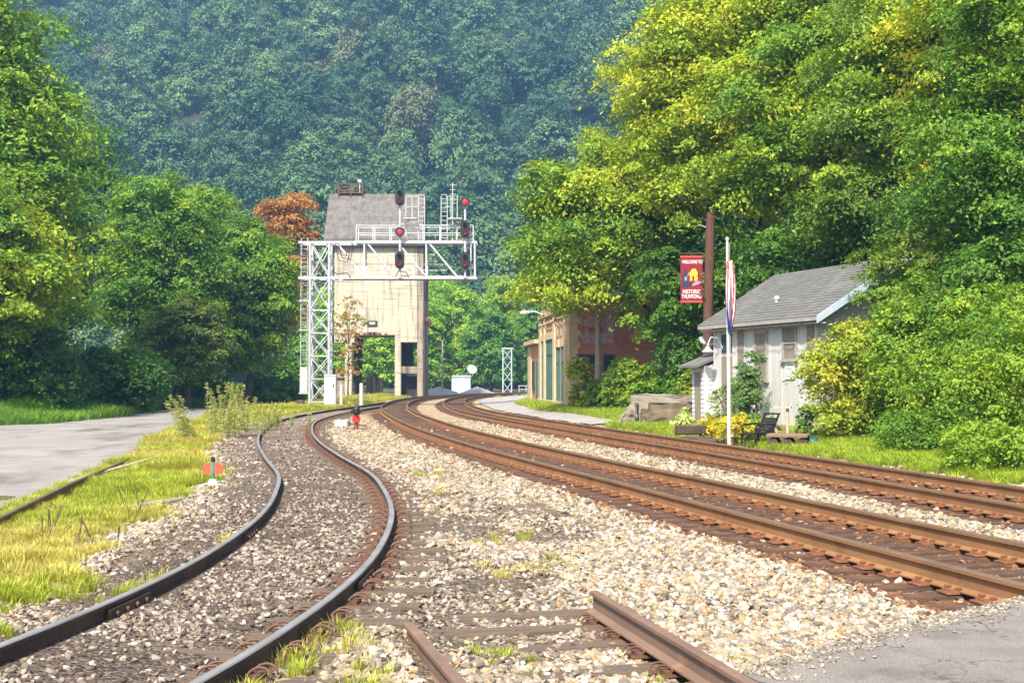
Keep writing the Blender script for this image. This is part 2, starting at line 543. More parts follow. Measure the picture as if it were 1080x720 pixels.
def height(x, y):
    x = np.asarray(x, float); y = np.asarray(y, float)
    z = np.full(np.broadcast(x, y).shape, -.212)
    dF = dist_to(FAR, x, np.clip(y, 3, 184))
    r = np.clip((dF - 2.0) / 3.5, 0, 1)
    z = z + r * .27 * np.clip((150 - y) / 40, 0, 1)
    hill = np.clip(dF - 11.5 - np.clip(y - 55, 0, 60) * .5, 0, None)
    z = z + np.where(y < 160, np.minimum(hill * .28, 9), 0)
    bank = np.clip((dF - 7.5) / 3, 0, 1) * np.clip((y - 44) / 3, 0, 1) * np.clip((60 - y) / 2, 0, 1)
    z = z + bank * 1.3
    xg = np.interp(y, XG[:, 0], XG[:, 1])
    l = np.clip((xg - x) / 2, 0, 1)
    z = z - l * .03 + (fbm(x * 1.3, y * 1.3, 5) - .5) * .10 * np.clip(l + r, 0, 1)
    ll = np.clip((-20.5 - x) / 6, 0, 1)
    z = z + ll * .7
    dA = np.abs(dist_to(SIDE, x, np.clip(y, 3, 88)))
    mid = np.clip((dA - 1.3) / 1, 0, 1) * np.clip((-dist_to(MAIN, x, np.clip(y, 3, 188)) - 1.8) / 1, 0, 1)
    z = z + (fbm(x * .9, y * .9, 9) - .55) * .07 * mid
    z = z - .028 * np.clip((1.42 - np.minimum(np.abs(dist_to(MAIN, x, np.clip(y, 3, 188))), np.abs(dF))) / .12, 0, 1)
    dAs = dist_to(SIDE, x, np.clip(y, 3, 88))
    z = z + (.092 * np.clip((1.5 - np.abs(dAs + .75)) / .35, 0, 1) + .062 * np.clip((1.7 - dAs) / .4, 0, 1) * np.clip((dAs - .72) / .06, 0, 1)) * np.clip((72 - y) / 6, 0, 1)
    sl_ = np.interp(y, [3.0, 6.22, 7.95], [.62, -.22, -.665])
    z = z + .075 * np.clip((.55 - np.abs(x - sl_)) / .25, 0, 1) * (y < 8.1)
    return z

PALE = np.array((.40, .33, .235)); WARM = np.array((.39, .285, .17)); DARK = np.array((.20, .155, .125)); RUST = np.array((.20, .095, .048))
GRASSY = np.array((.155, .16, .045)); DRY = np.array((.30, .25, .11)); SOIL = np.array((.10, .08, .055))

def zones(x, y):
    """which kind of surface lies at a point: dict of weights"""
    yc = np.clip(y, 3, 184)
    dM = dist_to(MAIN, x, yc); dF = dist_to(FAR, x, yc); dA = dist_to(SIDE, x, np.clip(y, 3, 88))
    n1 = fbm(x * .55, y * .55, 21); n2 = fbm(x * 1.8, y * 1.8, 33)
    xg = np.interp(y, XG[:, 0], XG[:, 1]) + (n2 - .5) * 1.6
    left_grass = np.clip((xg - x) / .5, 0, 1)
    right_grass = np.clip((dF - 1.95 - (n2 - .5) * .9) / .35, 0, 1)
    grass = np.maximum(left_grass, right_grass)
    spots = np.clip((fbm(x * .8 + 3, y * .8, 55) - .60) * 9, 0, 1) * np.clip((-dM - 2.6) / .8, 0, 1) * (y < 40) * (1 - left_grass) * np.clip((dA - 1.5) / .5, 0, 1)
    rM = np.minimum(np.abs(np.abs(dM) - .75), np.abs(np.abs(dF) - .75))
    rust = np.clip(1.15 - rM / .62, 0, 1) * (.55 + .7 * n2)
    rust = np.maximum(rust, np.clip((1.55 - np.abs(dM + .12)) / .35, 0, 1) * (.62 + .5 * n2))
    rust = np.maximum(rust, np.clip((1.35 - np.abs(dF)) / .3, 0, 1) * (.15 + .75 * n2))
    dark = np.clip((1.7 - np.abs(dA + .25)) / .7, 0, 1) * (y < 88)
    # dirtier stone round the cut-off stub track, paler towards the main line
    dirt = np.clip((1.25 - np.abs(x + .25 - (8 - y) * .23)) / .9 + (n1 - .5) * 1.6, 0, 1) * np.clip((16 - y) / 5, 0, 1) * np.clip((y - 7.0) / 1.2, .25, 1)
    dirt = np.maximum(dirt, np.clip((n1 - .56) * 6, 0, 1) * (dM < -2.2) * .8 * np.clip((y - 9) / 3 + np.clip(-x, 0, 1), 0, 1))
    return dict(grass=grass, spots=spots, rust=np.clip(rust, 0, 1), dark=np.clip(dark, 0, 1), dirt=dirt, left=left_grass, right=right_grass, n1=n1, n2=n2, dM=dM, dF=dF, dA=dA)

def ground_tint(x, y):
    z = zones(x, y)
    f = np.clip((y - 14) / 40, 0, 1)[..., None]
    c = PALE * (.5 + .5 * f) * (1 - f) + (PALE * .55 + WARM * .45) * f
    k = lambda w: np.clip(w, 0, 1)[..., None]
    c = c * (1 - k(z['dirt'] * .75)) + DARK * .75 * k(z['dirt'] * .75)
    c = c * (1 - k(z['dark'])) + DARK * (.62 + .7 * f) * k(z['dark'])
    c = c * (1 - k(z['rust'] * .9)) + RUST * k(z['rust'] * .9)
    g = GRASSY * (1 - k((z['n1'] - .42) * 4)) + DRY * k((z['n1'] - .42) * 4)
    g = np.where((z['right'] > .3)[..., None], GRASSY * .75, g)
    c = c * (1 - k(z['grass'])) + g * k(z['grass'])
    wood = k(np.maximum((z['dF'] - 9) / 3, np.maximum((-21 - x) / 3, (y - 195) / 10)))
    return c * (1 - wood) + SOIL * wood

def lines(a):
    out = []
    for lo, hi, st in a:
        out += list(np.arange(lo, hi, st))
    out.append(a[-1][1])
    return np.array(out)

xs = lines([(-900, -100, 80), (-100, -30, 6), (-30, -12, 1), (-12, 12.5, .2), (12.5, 30, 1), (30, 100, 6), (100, 900, 80)])
ys = lines([(-300, -20, 40), (-20, 3, 2), (3, 42, .2), (42, 90, .5), (90, 200, 1.5), (200, 260, 8), (260, 1200, 90)])
GX, GY = np.meshgrid(xs, ys)
V = np.stack([GX, GY, height(GX, GY)], -1).reshape(-1, 3)
nx, ny = len(xs), len(ys)
ii = (np.arange(ny - 1)[:, None] * nx + np.arange(nx - 1)[None, :]).ravel()
F = np.stack([ii, ii + 1, ii + nx + 1, ii + nx], 1)
g = npmesh("ground", V, F, 'ground', ground_tint(GX, GY).reshape(-1, 3))
tag(g, None, None, kind='structure')
g.data.polygons.foreach_set("use_smooth", [True] * len(g.data.polygons))

def ribbon(name, L, Rr, m, lift, n=60):
    """a strip of surfacing between two edge lines, draped on the ground"""
    def res(P):
        P = np.array(P, float)
        s = np.r_[0, np.cumsum(np.linalg.norm(np.diff(P, axis=0), axis=1))]
        t = np.linspace(0, s[-1], n)
        return np.stack([np.interp(t, s, P[:, 0]), np.interp(t, s, P[:, 1])], 1)
    A, B = res(L), res(Rr)
    w = 14
    k = np.linspace(0, 1, w)[None, :, None]
    G = A[:, None] * (1 - k) + B[:, None] * k
    jit = (fbm(G[..., 0] * 1.1, G[..., 1] * 1.1, 3) - .5) * .7
    edge = (np.abs(np.linspace(-1, 1, w)) > .9)
    G[..., 0] += jit * edge[None]
    z = height(G[..., 0], G[..., 1]) + lift
    V = np.concatenate([G, z[..., None]], 2).reshape(-1, 3)
    ii = (np.arange(n - 1)[:, None] * w + np.arange(w - 1)[None]).ravel()
    o = npmesh(name, V, np.stack([ii, ii + 1, ii + w + 1, ii + w], 1), m)
    return tag(o, None, None, kind='structure')

road = ribbon("road", [(-24, 3), (-23.5, 30), (-21.5, 43), (-18.6, 50), (-18.7, 58), (-20.2, 70), (-19.4, 85), (-18.5, 112)], [(-4.9, 3), (-6.6, 15), (-8.85, 29), (-11.3, 40), (-13.7, 55), (-14.6, 70), (-15, 90), (-15.5, 112)], 'road', .035, 120)
lot = ribbon("parking_lot", [(2.9, 47), (.95, 57), (-.95, 70), (-2.3, 88), (-2.6, 100), (-2.2, 114), (0, 128), (4, 142)], [(4.2, 47), (3.0, 57), (1.4, 64), (.3, 80), (2, 92), (5, 105), (8, 128), (12, 140)], 'lot', .05, 80)

# hills behind: one steep wooded slope with folds
def hill_z(x, y):
    yy = y - 232 - 26 * (fbm(x * .011 + 7, x * 0 + 2.3, 71) - .5) - np.clip(-x - 60, 0, 400) * .12
    fold = (fbm(x * .013, y * .010, 77, 4) - .5) * 52 * np.clip(yy / 90, 0, 1)
    return np.where(yy > 0, yy * .60, 0) + fold - 1.5
hx = np.arange(-460, 461, 10.); hy = np.arange(225, 605, 9.)
HX, HY = np.meshgrid(hx, hy)
HZ = hill_z(HX, HY)
ii = (np.arange(len(hy) - 1)[:, None] * len(hx) + np.arange(len(hx) - 1)[None]).ravel()
hills = npmesh("hills", np.stack([HX, HY, HZ], -1).reshape(-1, 3), np.stack([ii, ii + 1, ii + len(hx) + 1, ii + len(hx)], 1), 'hill')
tag(hills, None, None, kind='structure')

# ------------------------------------------------------------------ scattering (only for uncountable stuff)
def scatter(name, P, scl, rot, tint, protos, label, cat):
    me = bpy.data.meshes.new(name)
    me.from_pydata(P, [], [])
    n = len(P)
    a = me.attributes.new("scl", 'FLOAT_VECTOR', 'POINT'); a.data.foreach_set("vector", np.ascontiguousarray(scl, np.float32).ravel())
    a = me.attributes.new("rot", 'FLOAT_VECTOR', 'POINT'); a.data.foreach_set("vector", np.ascontiguousarray(rot, np.float32).ravel())
    c = np.ones((n, 4), np.float32); c[:, :3] = tint
    a = me.attributes.new("tint", 'FLOAT_COLOR', 'POINT'); a.data.foreach_set("color", c.ravel())
    a = me.attributes.new("pick", 'INT', 'POINT'); a.data.foreach_set("value", np.random.default_rng(n).integers(0, len(protos), n).astype(np.int32))
    pc = bpy.data.collections.new(name + "_kinds")
    for p in protos:
        pc.objects.link(p)
    ng = bpy.data.node_groups.new(name, 'GeometryNodeTree')
    ng.interface.new_socket("Geometry", in_out='INPUT', socket_type='NodeSocketGeometry')
    ng.interface.new_socket("Geometry", in_out='OUTPUT', socket_type='NodeSocketGeometry')
    gi = ng.nodes.new("NodeGroupInput"); go = ng.nodes.new("NodeGroupOutput")
    ip = ng.nodes.new("GeometryNodeInstanceOnPoints")
    ci = ng.nodes.new("GeometryNodeCollectionInfo")
    ci.inputs[0].default_value = pc
    ci.inputs[1].default_value = True
    ci.inputs[2].default_value = True
    def na(nm, t):
        q = ng.nodes.new("GeometryNodeInputNamedAttribute"); q.data_type = t
        q.inputs[0].default_value = nm
        return q.outputs[0]
    L = ng.links.new
    L(gi.outputs[0], ip.inputs["Points"])
    L(ci.outputs[0], ip.inputs["Instance"])
    ip.inputs["Pick Instance"].default_value = True
    L(na("pick", 'INT'), ip.inputs["Instance Index"])
    L(na("rot", 'FLOAT_VECTOR'), ip.inputs["Rotation"])
    L(na("scl", 'FLOAT_VECTOR'), ip.inputs["Scale"])
    L(ip.outputs[0], go.inputs[0])
    o = bpy.data.objects.new(name, me)
    COL.objects.link(o)
    md = o.modifiers.new("scatter", 'NODES')
    md.node_group = ng
    return tag(o, label, cat, kind='stuff')

rng = np.random.default_rng(7)
def pts_in_view(y0, y1, dens, margin=1.5):
    area_w = lambda y: .84 * y + 2 * margin
    n = int(dens * (area_w(y0) + area_w(y1)) / 2 * (y1 - y0))
    y = rng.uniform(y0, y1, n * 2)
    keep = rng.uniform(0, area_w(y1), n * 2) < area_w(y)
    y = y[keep][:n]
    x = rng.uniform(-.5, .5, len(y)) * area_w(y)
    return x, y

# crossing slab outline (used to keep stones off it)
SLAB_EDGE = [(3.62, 8.92), (3.2, 8.52), (2.82, 8.24), (2.35, 7.78), (1.95, 7.4), (1.6, 7.08), (1.33, 6.9), (1.24, 6.62)]
def in_slab(x, y):
    e = np.array(SLAB_EDGE)[::-1]
    return (x > 1.26 + (6.3 - y) * .23) & (y < np.interp(x, e[:, 0], e[:, 1])) & (x < 6.3)

# ---- ballast
X, Y = [], []
for y0, y1, d in ((4.8, 9, 1250), (9, 14, 640), (14, 22, 270), (22, 34, 120), (34, 52, 52)):
    a, b = pts_in_view(y0, y1, d)
    X.append(a); Y.append(b)
X = np.concatenate(X); Y = np.concatenate(Y)
z = zones(X, Y)
rail_near = np.min([np.abs(np.abs(z[k]) - .755) for k in ('dM', 'dF', 'dA')], axis=0)
in_track = (np.abs(z['dM']) < 1.34) | (np.abs(z['dF']) < 1.34)
xr_road = np.interp(Y, [3, 15, 29, 40, 55], [-4.9, -6.6, -8.85, -11.3, -13.7])
keep = (z['grass'] < rng.uniform(.35, 1.0, len(X))) & (rail_near > .095) & ~in_slab(X, Y) & (z['right'] < .5)
keep &= ~(in_track & (rng.uniform(0, 1, len(X)) < .86))
for yy_, L_ in ((9.15, 2.2), (8.62, 2.3), (8.05, 2.2), (7.35, 2.2)):
    xc_ = .02 + (8.4 - yy_) * .23
    on_tie = (np.abs(Y - yy_ - .23 * (X - xc_)) < .11) & (np.abs(X - xc_) < 1.05)
    keep &= ~(on_tie & (rng.uniform(0, 1, len(X)) < .66))
sA = np.r_[0, np.cumsum(np.linalg.norm(np.diff(SIDE, axis=0), axis=1))]
q_ = (np.interp(Y, SIDE[:, 1], sA) - .28) / .56
iq = np.round(q_).astype(int)
shown = np.where(Y < 14, np.isin(iq % 5, (1, 2)), np.where(Y < 30, iq % 3 != 0, True))
keep &= ~(shown & (np.abs(q_ - iq) < .19) & (np.abs(z['dA']) < 1.25) & (rng.uniform(0, 1, len(X)) < np.where(Y < 14, .45, .72)))
keep &= (X > xr_road + .2) & (z['dF'] < 3)
for S in STUB:
    sx = np.interp(Y, S[::-1, 1], S[::-1, 0])
    keep &= ~((np.abs(X - sx) < .085) & (Y < S[0, 1]))
X, Y = X[keep], Y[keep]
z = {k: v[keep] for k, v in z.items()}
soil = fbm(X * 1.3, Y * 1.3, 41)
k2 = ~((np.maximum(z['dark'], z['dirt']) > .4) & (rng.uniform(0, 1, len(X)) < np.clip((soil - .34) * 3.4, .08, .88)))
X, Y = X[k2], Y[k2]
z = {k: v[k2] for k, v in z.items()}
n = len(X)
size = .013 + .027 * rng.beta(1.6, 2.4, n) * (1 + np.clip((Y - 9) / 22, 0, 1.3))
darkish = np.maximum(z['dark'], z['dirt'] * .8)
size *= 1 - .30 * darkish
t = rng.uniform(0, 1, (n, 1))
pale = np.where(t < .40, (.50, .45, .37), np.where(t < .66, (.46, .345, .205), np.where(t < .86, (.35, .285, .215), np.where(t < .95, (.22, .18, .145), (.40, .22, .10)))))
far = np.clip((Y - 12) / 30, 0, 1)[:, None]
pale = pale * (1 - .45 * far) + np.array((.42, .315, .19)) * .45 * far
dk = np.where(t < .3, (.40, .325, .25), np.where(t < .62, (.26, .205, .155), np.where(t < .86, (.125, .095, .075), (.50, .43, .36))))
w = (darkish > rng.uniform(0, 1, n))[:, None]
tint = np.where(w, dk, pale)
rw = (z['rust'] * .95 > rng.uniform(.1, 1, n))[:, None]
tint = np.where(rw, np.where(t < .5, (.25, .115, .05), np.where(t < .8, (.15, .07, .036), (.34, .19, .09))), tint)
tint = tint * rng.uniform(.55, 1.1, (n, 1)) * .87
P = np.stack([X, Y, height(X, Y) + size * rng.uniform(-.1, .55, n)], 1)
ne = 900
e_ = np.array(SLAB_EDGE)
q_ = rng.uniform(0, len(e_) - 1.001, ne); i_ = q_.astype(int); f_ = (q_ - i_)[:, None]
E_ = e_[i_] * (1 - f_) + e_[i_ + 1] * f_ + np.array((.55, -.6)) * np.abs(rng.normal(0, .16, (ne, 1)))
es = .006 + .016 * rng.beta(1.2, 3, ne)
P = np.concatenate([P, np.stack([E_[:, 0], E_[:, 1], -.012 + es * .3], 1)])
size = np.concatenate([size, es]); tint = np.concatenate([tint, np.array((.36, .31, .24)) * rng.uniform(.4, 1.1, (ne, 1))]); n = len(P)
protos = []
for k in range(7):
    Vv, Ff = ico(0, k, 1, (1.15, .85 + .05 * (k % 3), .62 + .06 * (k % 2)), .36)
    protos.append(npmesh("stone", Vv, Ff, 'stone', link=False))
scatter("ballast_stones", P, size[:, None] * rng.uniform(.7, 1.35, (n, 3)), rng.uniform(-.7, .7, (n, 3)) * (1, 1, 4.5), tint, protos,
        "crushed stone ballast of pale, brown and rust-stained lumps around the tracks", "ballast")

# ---- grass tufts
def tuft(seed, nb, h, w, spread, lean):
    rg = np.random.default_rng(seed)
    Vs, Fs, Sh = [], [], []
    for k in range(nb):
        a = rg.uniform(0, 2 * np.pi); r = rg.uniform(0, spread)
        b = np.array((np.cos(a) * r, np.sin(a) * r, -.01))
        d = np.array((np.cos(a + rg.normal(0, .6)), np.sin(a + rg.normal(0, .6)), 0))
        s = np.array((-d[1], d[0], 0)) * w * rg.uniform(.6, 1.2)
        hh = h * rg.uniform(.45, 1.1); le = lean * rg.uniform(.2, 1.2) * hh
        m = b + d * le * .35 + (0, 0, hh * .6); tp = b + d * le + (0, 0, hh * rg.uniform(.85, 1))
        o = len(Vs)
        Vs += [b - s, b + s, m + s * .75, m - s * .75, tp]
        Fs += [(o, o + 1, o + 2, o + 3), (o + 3, o + 2, o + 4)]
        c = rg.uniform(.7, 1.25) * np.array((1, 1, 1)) + (rg.uniform(0, .3) if rg.uniform() < .25 else 0) * np.array((1, .5, 0))
        Sh += [c] * 5
    return npmesh("grass_tuft", np.array(Vs), Fs, 'grass', np.array(Sh), link=False, attr="shade")
tufts = [tuft(k, 52, .15, .0042, .11, .75) for k in range(5)]

def in_road(x, y):
    return (x < np.interp(y, [3, 15, 29, 40, 55, 70, 90, 112], [-4.9, -6.6, -8.85, -11.3, -13.7, -14.6, -15, -15.5])) & (x > np.interp(y, [3, 30, 43, 50, 58, 70, 85, 112], [-24, -23.5, -21.5, -18.6, -18.7, -20.2, -19.4, -18.5]))
def in_lot(x, y):
    return (y > 46) & (y < 142) & (x > np.interp(y, [47, 57, 70, 88, 100, 114, 128, 142], [2.9, .95, -.95, -2.3, -2.6, -2.2, 0, 4])) & (x < np.interp(y, [47, 57, 64, 80, 92, 105, 128, 140], [4.2, 3, 1.4, .3, 2, 5, 8, 12]))

X, Y = [], []
for y0, y1, d in ((4.6, 14, 190), (14, 26, 130), (26, 45, 60), (45, 80, 22), (80, 135, 8)):
    a, b = pts_in_view(y0, y1, d)
    X.append(a); Y.append(b)
X = np.concatenate(X); Y = np.concatenate(Y)
z = zones(X, Y)
bare = np.clip((fbm(X * .7, Y * .7, 91) - .52) * 7, 0, 1) * z['left'] * (Y < 30)
prob = np.maximum(z['grass'] ** 2 * (1 - .8 * bare), z['spots'] * .25)
edgeA = np.clip(1 - np.abs(np.abs(z['dA']) - .9) / .25, 0, 1) * (vnoise(X * .6, Y * .6, 3) > .62) * (Y < 13) * .3
stubw = np.clip(1 - np.abs(X + .9 + (7.2 - Y) * -.22) / .3, 0, 1) * (Y < 8.6) * .2
prob = np.maximum(prob, np.maximum(edgeA, stubw))
keep = (rng.uniform(0, 1, len(X)) < prob) & ~in_road(X, Y) & ~in_lot(X, Y) & ~in_slab(X, Y) & (z['dF'] < 14)
keep &= np.min([np.abs(np.abs(z[k]) - .755) for k in ('dM', 'dF', 'dA')], axis=0) > .08
X, Y = X[keep], Y[keep]
z = {k: v[keep] for k, v in z.items()}
n = len(X)
n3 = fbm(X * .45, Y * .45, 13)
dry = np.clip((n3 - .36) * 4 + rng.normal(0, .25, n), 0, 1)[:, None] * np.where(z['right'] > .3, .25, 1)[:, None]
tint = np.array((.34, .40, .045)) * (1 - dry) + np.array((.50, .45, .12)) * dry
tint = np.where((z['right'] > .3)[:, None], np.array((.32, .44, .04)) * (1 - .5 * dry) + np.array((.40, .37, .10)) * .5 * dry, tint)
tint = np.where((X < -18)[:, None], np.array((.15, .29, .04)), tint)
tint *= rng.uniform(.75, 1.2, (n, 1))
hs = .72 * (1 + np.clip((Y - 10) / 30, 0, 1.6)) * rng.uniform(.6, 1.25, n) * np.where(z['right'] > .3, 1.15, 1) * np.where(z['spots'] > .2, .55, 1) * np.where(X < -18, 1.7, 1)
hs *= 1 + .8 * np.clip((fbm(X * .5 + 9, Y * .5, 88) - .55) * 5, 0, 1) * z['left']
P = np.stack([X, Y, height(X, Y)], 1)
scatter("grass", P, np.stack([hs * 1.1, hs * 1.1, hs], 1), np.stack([np.zeros(n), np.zeros(n), rng.uniform(0, 6.28, n)], 1), tint, tufts,
        "short yellow-green grass and weeds growing along both sides of the tracks", "grass")

# ------------------------------------------------------------------ tracks
RAIL = [(-.075, -.185), (.075, -.185), (.075, -.172), (.012, -.150), (.010, -.05), (.036, -.038), (.037, -.010), (.029, 0), (-.029, 0), (-.037, -.010), (-.036, -.038), (-.010, -.05), (-.012, -.150), (-.075, -.172)]
SLIM = [(a * .86, b * .85) for a, b in RAIL]
def rail_obj(P, parent, mats, name="rail", dz=0, prof=RAIL, label=None):
    t = tang(P)
    nrm = np.stack([t[:, 1], -t[:, 0]], 1)
    mb = MB()
    k = len(prof)
    vs = []
    for p, q in zip(P, nrm):
        for a, b in prof:
            vs.append((p[0] + q[0] * a, p[1] + q[1] * a, b + dz))
    fs, mi = [], []
    for i in range(len(P) - 1):
        for j in range(k):
            a, b = i * k + j, i * k + (j + 1) % k
            fs.append((a, b, b + k, a + k)); mi.append(1 if j in (6, 7, 8) else 0)
    fs.append(tuple(range(k))); mi.append(0)
    fs.append(tuple(reversed(range((len(P) - 1) * k, len(P) * k)))); mi.append(0)
    mb.v, mb.f, mb.mi = vs, fs, mi
    o = mb.build(name, mats, parent)
    if label:
        o["label"] = label
    return o

def thin(P, tol):
    """resample a line to a coarser step"""
    s = np.r_[0, np.cumsum(np.linalg.norm(np.diff(P, axis=0), axis=1))]
    t = np.linspace(0, s[-1], max(2, int(s[-1] / tol)))
    return np.stack([np.interp(t, s, P[:, 0]), np.interp(t, s, P[:, 1])], 1)

def along(P, step):
    s = np.r_[0, np.cumsum(np.linalg.norm(np.diff(P, axis=0), axis=1))]
    t = np.arange(step / 2, s[-1], step)
    T = tang(P)
    return [(np.interp(q, s, P[:, 0]), np.interp(q, s, P[:, 1]), math.atan2(np.interp(q, s, T[:, 1]), np.interp(q, s, T[:, 0])) - math.pi / 2) for q in t]

def tie_mesh(L=2.6, h=.17, w=.22, seed=0):
    rg = random.Random(seed)
    mb = MB()
    n = 7
    vs, fs = [], []
    for i in range(n):
        x = -L / 2 + L * i / (n - 1)
        dw = rg.uniform(-.015, .015)
        for a, b in ((-w / 2 + dw, -h), (w / 2 + dw, -h), (w / 2 + dw - .01, rg.uniform(-.012, 0)), (-w / 2 + dw + .01, rg.uniform(-.012, 0))):
            vs.append((x, a, b))
    for i in range(n - 1):
        for j in range(4):
            a, b = i * 4 + j, i * 4 + (j + 1) % 4
            fs.append((a, b, b + 4, a + 4))
    fs += [(3, 2, 1, 0), (n * 4 - 4, n * 4 - 3, n * 4 - 2, n * 4 - 1)]
    return mb.add(vs, fs)

def plate_mesh(clips):
    mb = MB()
    mb.box((0, 0, .007), (.36, .18, .014))
    for s in (-1, 1):
        if clips:      # bent spring clips, a pair on each side of the rail foot
            for q in (-.05, .05):
                path = [(s * (.07 + .075 * (1 - math.cos(a))), q + .03 * math.sin(a * 1.3), .035 + .045 * math.sin(a)) for a in np.linspace(0, math.pi, 8)]
                mb.tube(path, .009, 6)
            mb.box((s * .115, 0, .028), (.05, .16, .03))
        else:          # cut spikes and shoulders
            for q in (-.075, .075):
                mb.box((s * .088, q, .028), (.035, .022, .045))
                mb.box((s * .074, q, .048), (.05, .03, .016))
                mb.box((s * .135, -q * .7, .024), (.028, .022, .034))
            mb.box((s * .115, 0, .019), (.03, .17, .014))
    return mb

def track(label, P, mats, tie_m, plate_m, clips, zt, step=.46, group=None, rails=None, prof=RAIL, tie_show=lambda i, x, y: True, plates=True, label_rail=None):
    t = thing("railway_track", label, "railway track", (0, 0, 0), 0, group)
    rails = rails or [(offset_line(P, -.755), 0), (offset_line(P, .755), 0)]
    for L, dz in rails:
        rail_obj(thin(L, .6), t, mats, dz=dz, prof=prof)
    meshes = []
    for k in range(4):
        o = tie_mesh(seed=k).build("tie", tie_m)
        meshes.append(o.data)
        bpy.data.objects.remove(o)
    po = plate_mesh(clips).build("tie_plate", plate_m)
    pm = po.data
    bpy.data.objects.remove(po)
    rest = MB()
    cnt = 0
    rg = random.Random(len(P))
    for i, (x, y, a) in enumerate(along(P, step)):
        if y < 5.5 or not tie_show(i, x, y):
            continue
        a += rg.uniform(-.02, .02)
        off = rg.uniform(-.09, .09)
        x2, y2 = x + math.cos(a) * off, y + math.sin(a) * off
        zz = zt + rg.uniform(-.008, .004)
        if cnt < 100:
            o = bpy.data.objects.new("tie", meshes[i % 4])
            COL.objects.link(o)
            o.parent = t
            o.location = (x2, y2, zz)
            o.rotation_euler.z = a
            cnt += 1
            if plates:
                for s in ((-.755, .755) if not clips else (.755,)):
                    q = bpy.data.objects.new("tie_plate", pm)
                    COL.objects.link(q)
                    q.parent = o
                    q.location = (s - off, 0, (-zz - .199) if not clips else -.012)
        else:
            M = Matrix.Translation((x2, y2, zz)) @ Matrix.Rotation(a, 4, 'Z')
            src = tie_mesh(seed=i % 4)
            rest.add([M @ Vector(p) for p in src.v], src.f)
    if rest.v:
        o = rest.build("ties", tie_m, t)
        o["kind"] = "stuff"
    return t

main = track("rusty main line track on dark ties, second track from the grey shed", MAIN, ['rust', 'rust_top'], 'tie', 'plate', False, -.2, group="curving railway tracks")
farT = track("rusty outer track nearest the grey shed and brick building", FAR, ['rust', 'rust_top'], 'tie', 'plate', False, -.2, group="curving railway tracks")
# rails of the siding: the left one runs into the main line, the right one ends where it meets the main line's left rail
AL = offset_line(SIDE, -.755); AR = offset_line(SIDE, .755)
AL = AL[AL[:, 1] < 86.5]; AR = AR[AR[:, 1] < 73.0]
def side_tie(i, x, y):
    return (i % 5 in (1, 2) if y < 14 else i % 3 != 0) if y < 30 else True
side = track("winding siding track with dark rails, steel-topped, left of the main line", SIDE, ['dark_rail', 'steel_top'], 'tie_grey', 'clip', True, -.118, step=.56, prof=SLIM, group="curving railway tracks", rails=[(AL, -.004), (AR, -.004)], tie_show=lambda i, x, y: y < 74)
# joint bars on the siding rails
for L, yj in ((AL, 13.2), (AL, 9.1), (AR, 10.2)):
    i = int(np.argmin(np.abs(L[:, 1] - yj)))
    tt = tang(L)[i]
    mb = MB()
    for s in (-1, 1):
        c = (L[i, 0] + tt[1] * .03 * s, L[i, 1] - tt[0] * .03 * s, -.098)
        mb.box(c, (.03, .75, .085), rz=math.atan2(tt[1], tt[0]) - math.pi / 2)
        for k in (-.27, -.09, .09, .27):
            p = Vector((L[i, 0] + tt[1] * .058 * s + tt[0] * k, L[i, 1] - tt[0] * .058 * s + tt[1] * k, -.095))
            mb.cyl(p - Vector((tt[1], -tt[0], 0)) * .015 * s, p + Vector((tt[1], -tt[0], 0)) * .012 * s, .02, n=6)
    mb.build("joint_bar", 'dark_rail', side)

# long switch ties that carry the switch stand
for k, (x0, y0, L, a) in enumerate(((-4.55, 19.6, 1.7, .05), (-4.5, 20.15, 1.6, .08), (-5.15, 23.0, 1.2, .1), (-5.35, 23.9, 1.2, .1))):
    o = tie_mesh(L, seed=k).build("tie", 'tie_grey', side, loc=(x0, y0, -.19 + .01 * (k < 2)), rz=a)

# cut-off stub track
stub = thing("railway_track", "cut-off end of an old track, two short brown rails in the gravel", "railway track", (0, 0, 0), 0, "curving railway tracks")
for S in STUB:
    rail_obj(thin(S, .5), stub, ['brown_rail', 'brown_rail'], prof=SLIM)
sa = math.atan2(-3, .7) + math.pi / 2
for k, (yy, dz, L) in enumerate(((9.15, -.185, 2.2), (8.62, -.182, 2.3), (8.05, -.186, 2.2), (7.35, -.19, 2.2), (6.7, -.21, 2.2))):
    x0 = .02 + (8.4 - yy) * .23
    tie_mesh(L, seed=k).build("tie", 'tie_grey', stub, loc=(x0 - .05 * k, yy, dz), rz=sa + .02 * k)
mb = MB()
po = plate_mesh(True)
for k in range(5):
    yy = 8.88 - .5 * k
    S = STUB[1]
    x0 = np.interp(yy, S[::-1, 1], S[::-1, 0])
    M = Matrix.Translation((x0, yy, -.199)) @ Matrix.Rotation(sa, 4, 'Z')
    q = po.build("rail_anchor", 'clip', stub)
    q.matrix_local = M @ Matrix.Diagonal((.85, .8, .8, 1))

# old rail along the road edge, half buried
orail = rail_obj(np.array([(-5.75, 11.0), (-6.05, 14.6), (-6.9, 19.2), (-7.55, 23.3), (-8.0, 26.0), (-8.2, 27.2)]), None, ['rust', 'rust_top'], "old_rail", dz=-.07, prof=SLIM)
tag(orail, "rusty old rail half buried along the edge of the gravel road", "rail")
p = MB().bar((-7.35, 20.6, -.15), (-7.45, 26.2, -.08), .10, .05).build("loose_plank", 'pale_wood')
tag(p, "pale grey plank lying in the grass beside the old rail", "plank")
p = MB().tube([(-5.4, 16.0, -.17), (-5.0, 16.5, -.14), (-4.55, 17.15, -.10)], [.03, .035, .03], 7).build("fallen_branch", 'grey_pole')
tag(p, "short bleached stick lying at the grass edge before the red switch target", "stick")

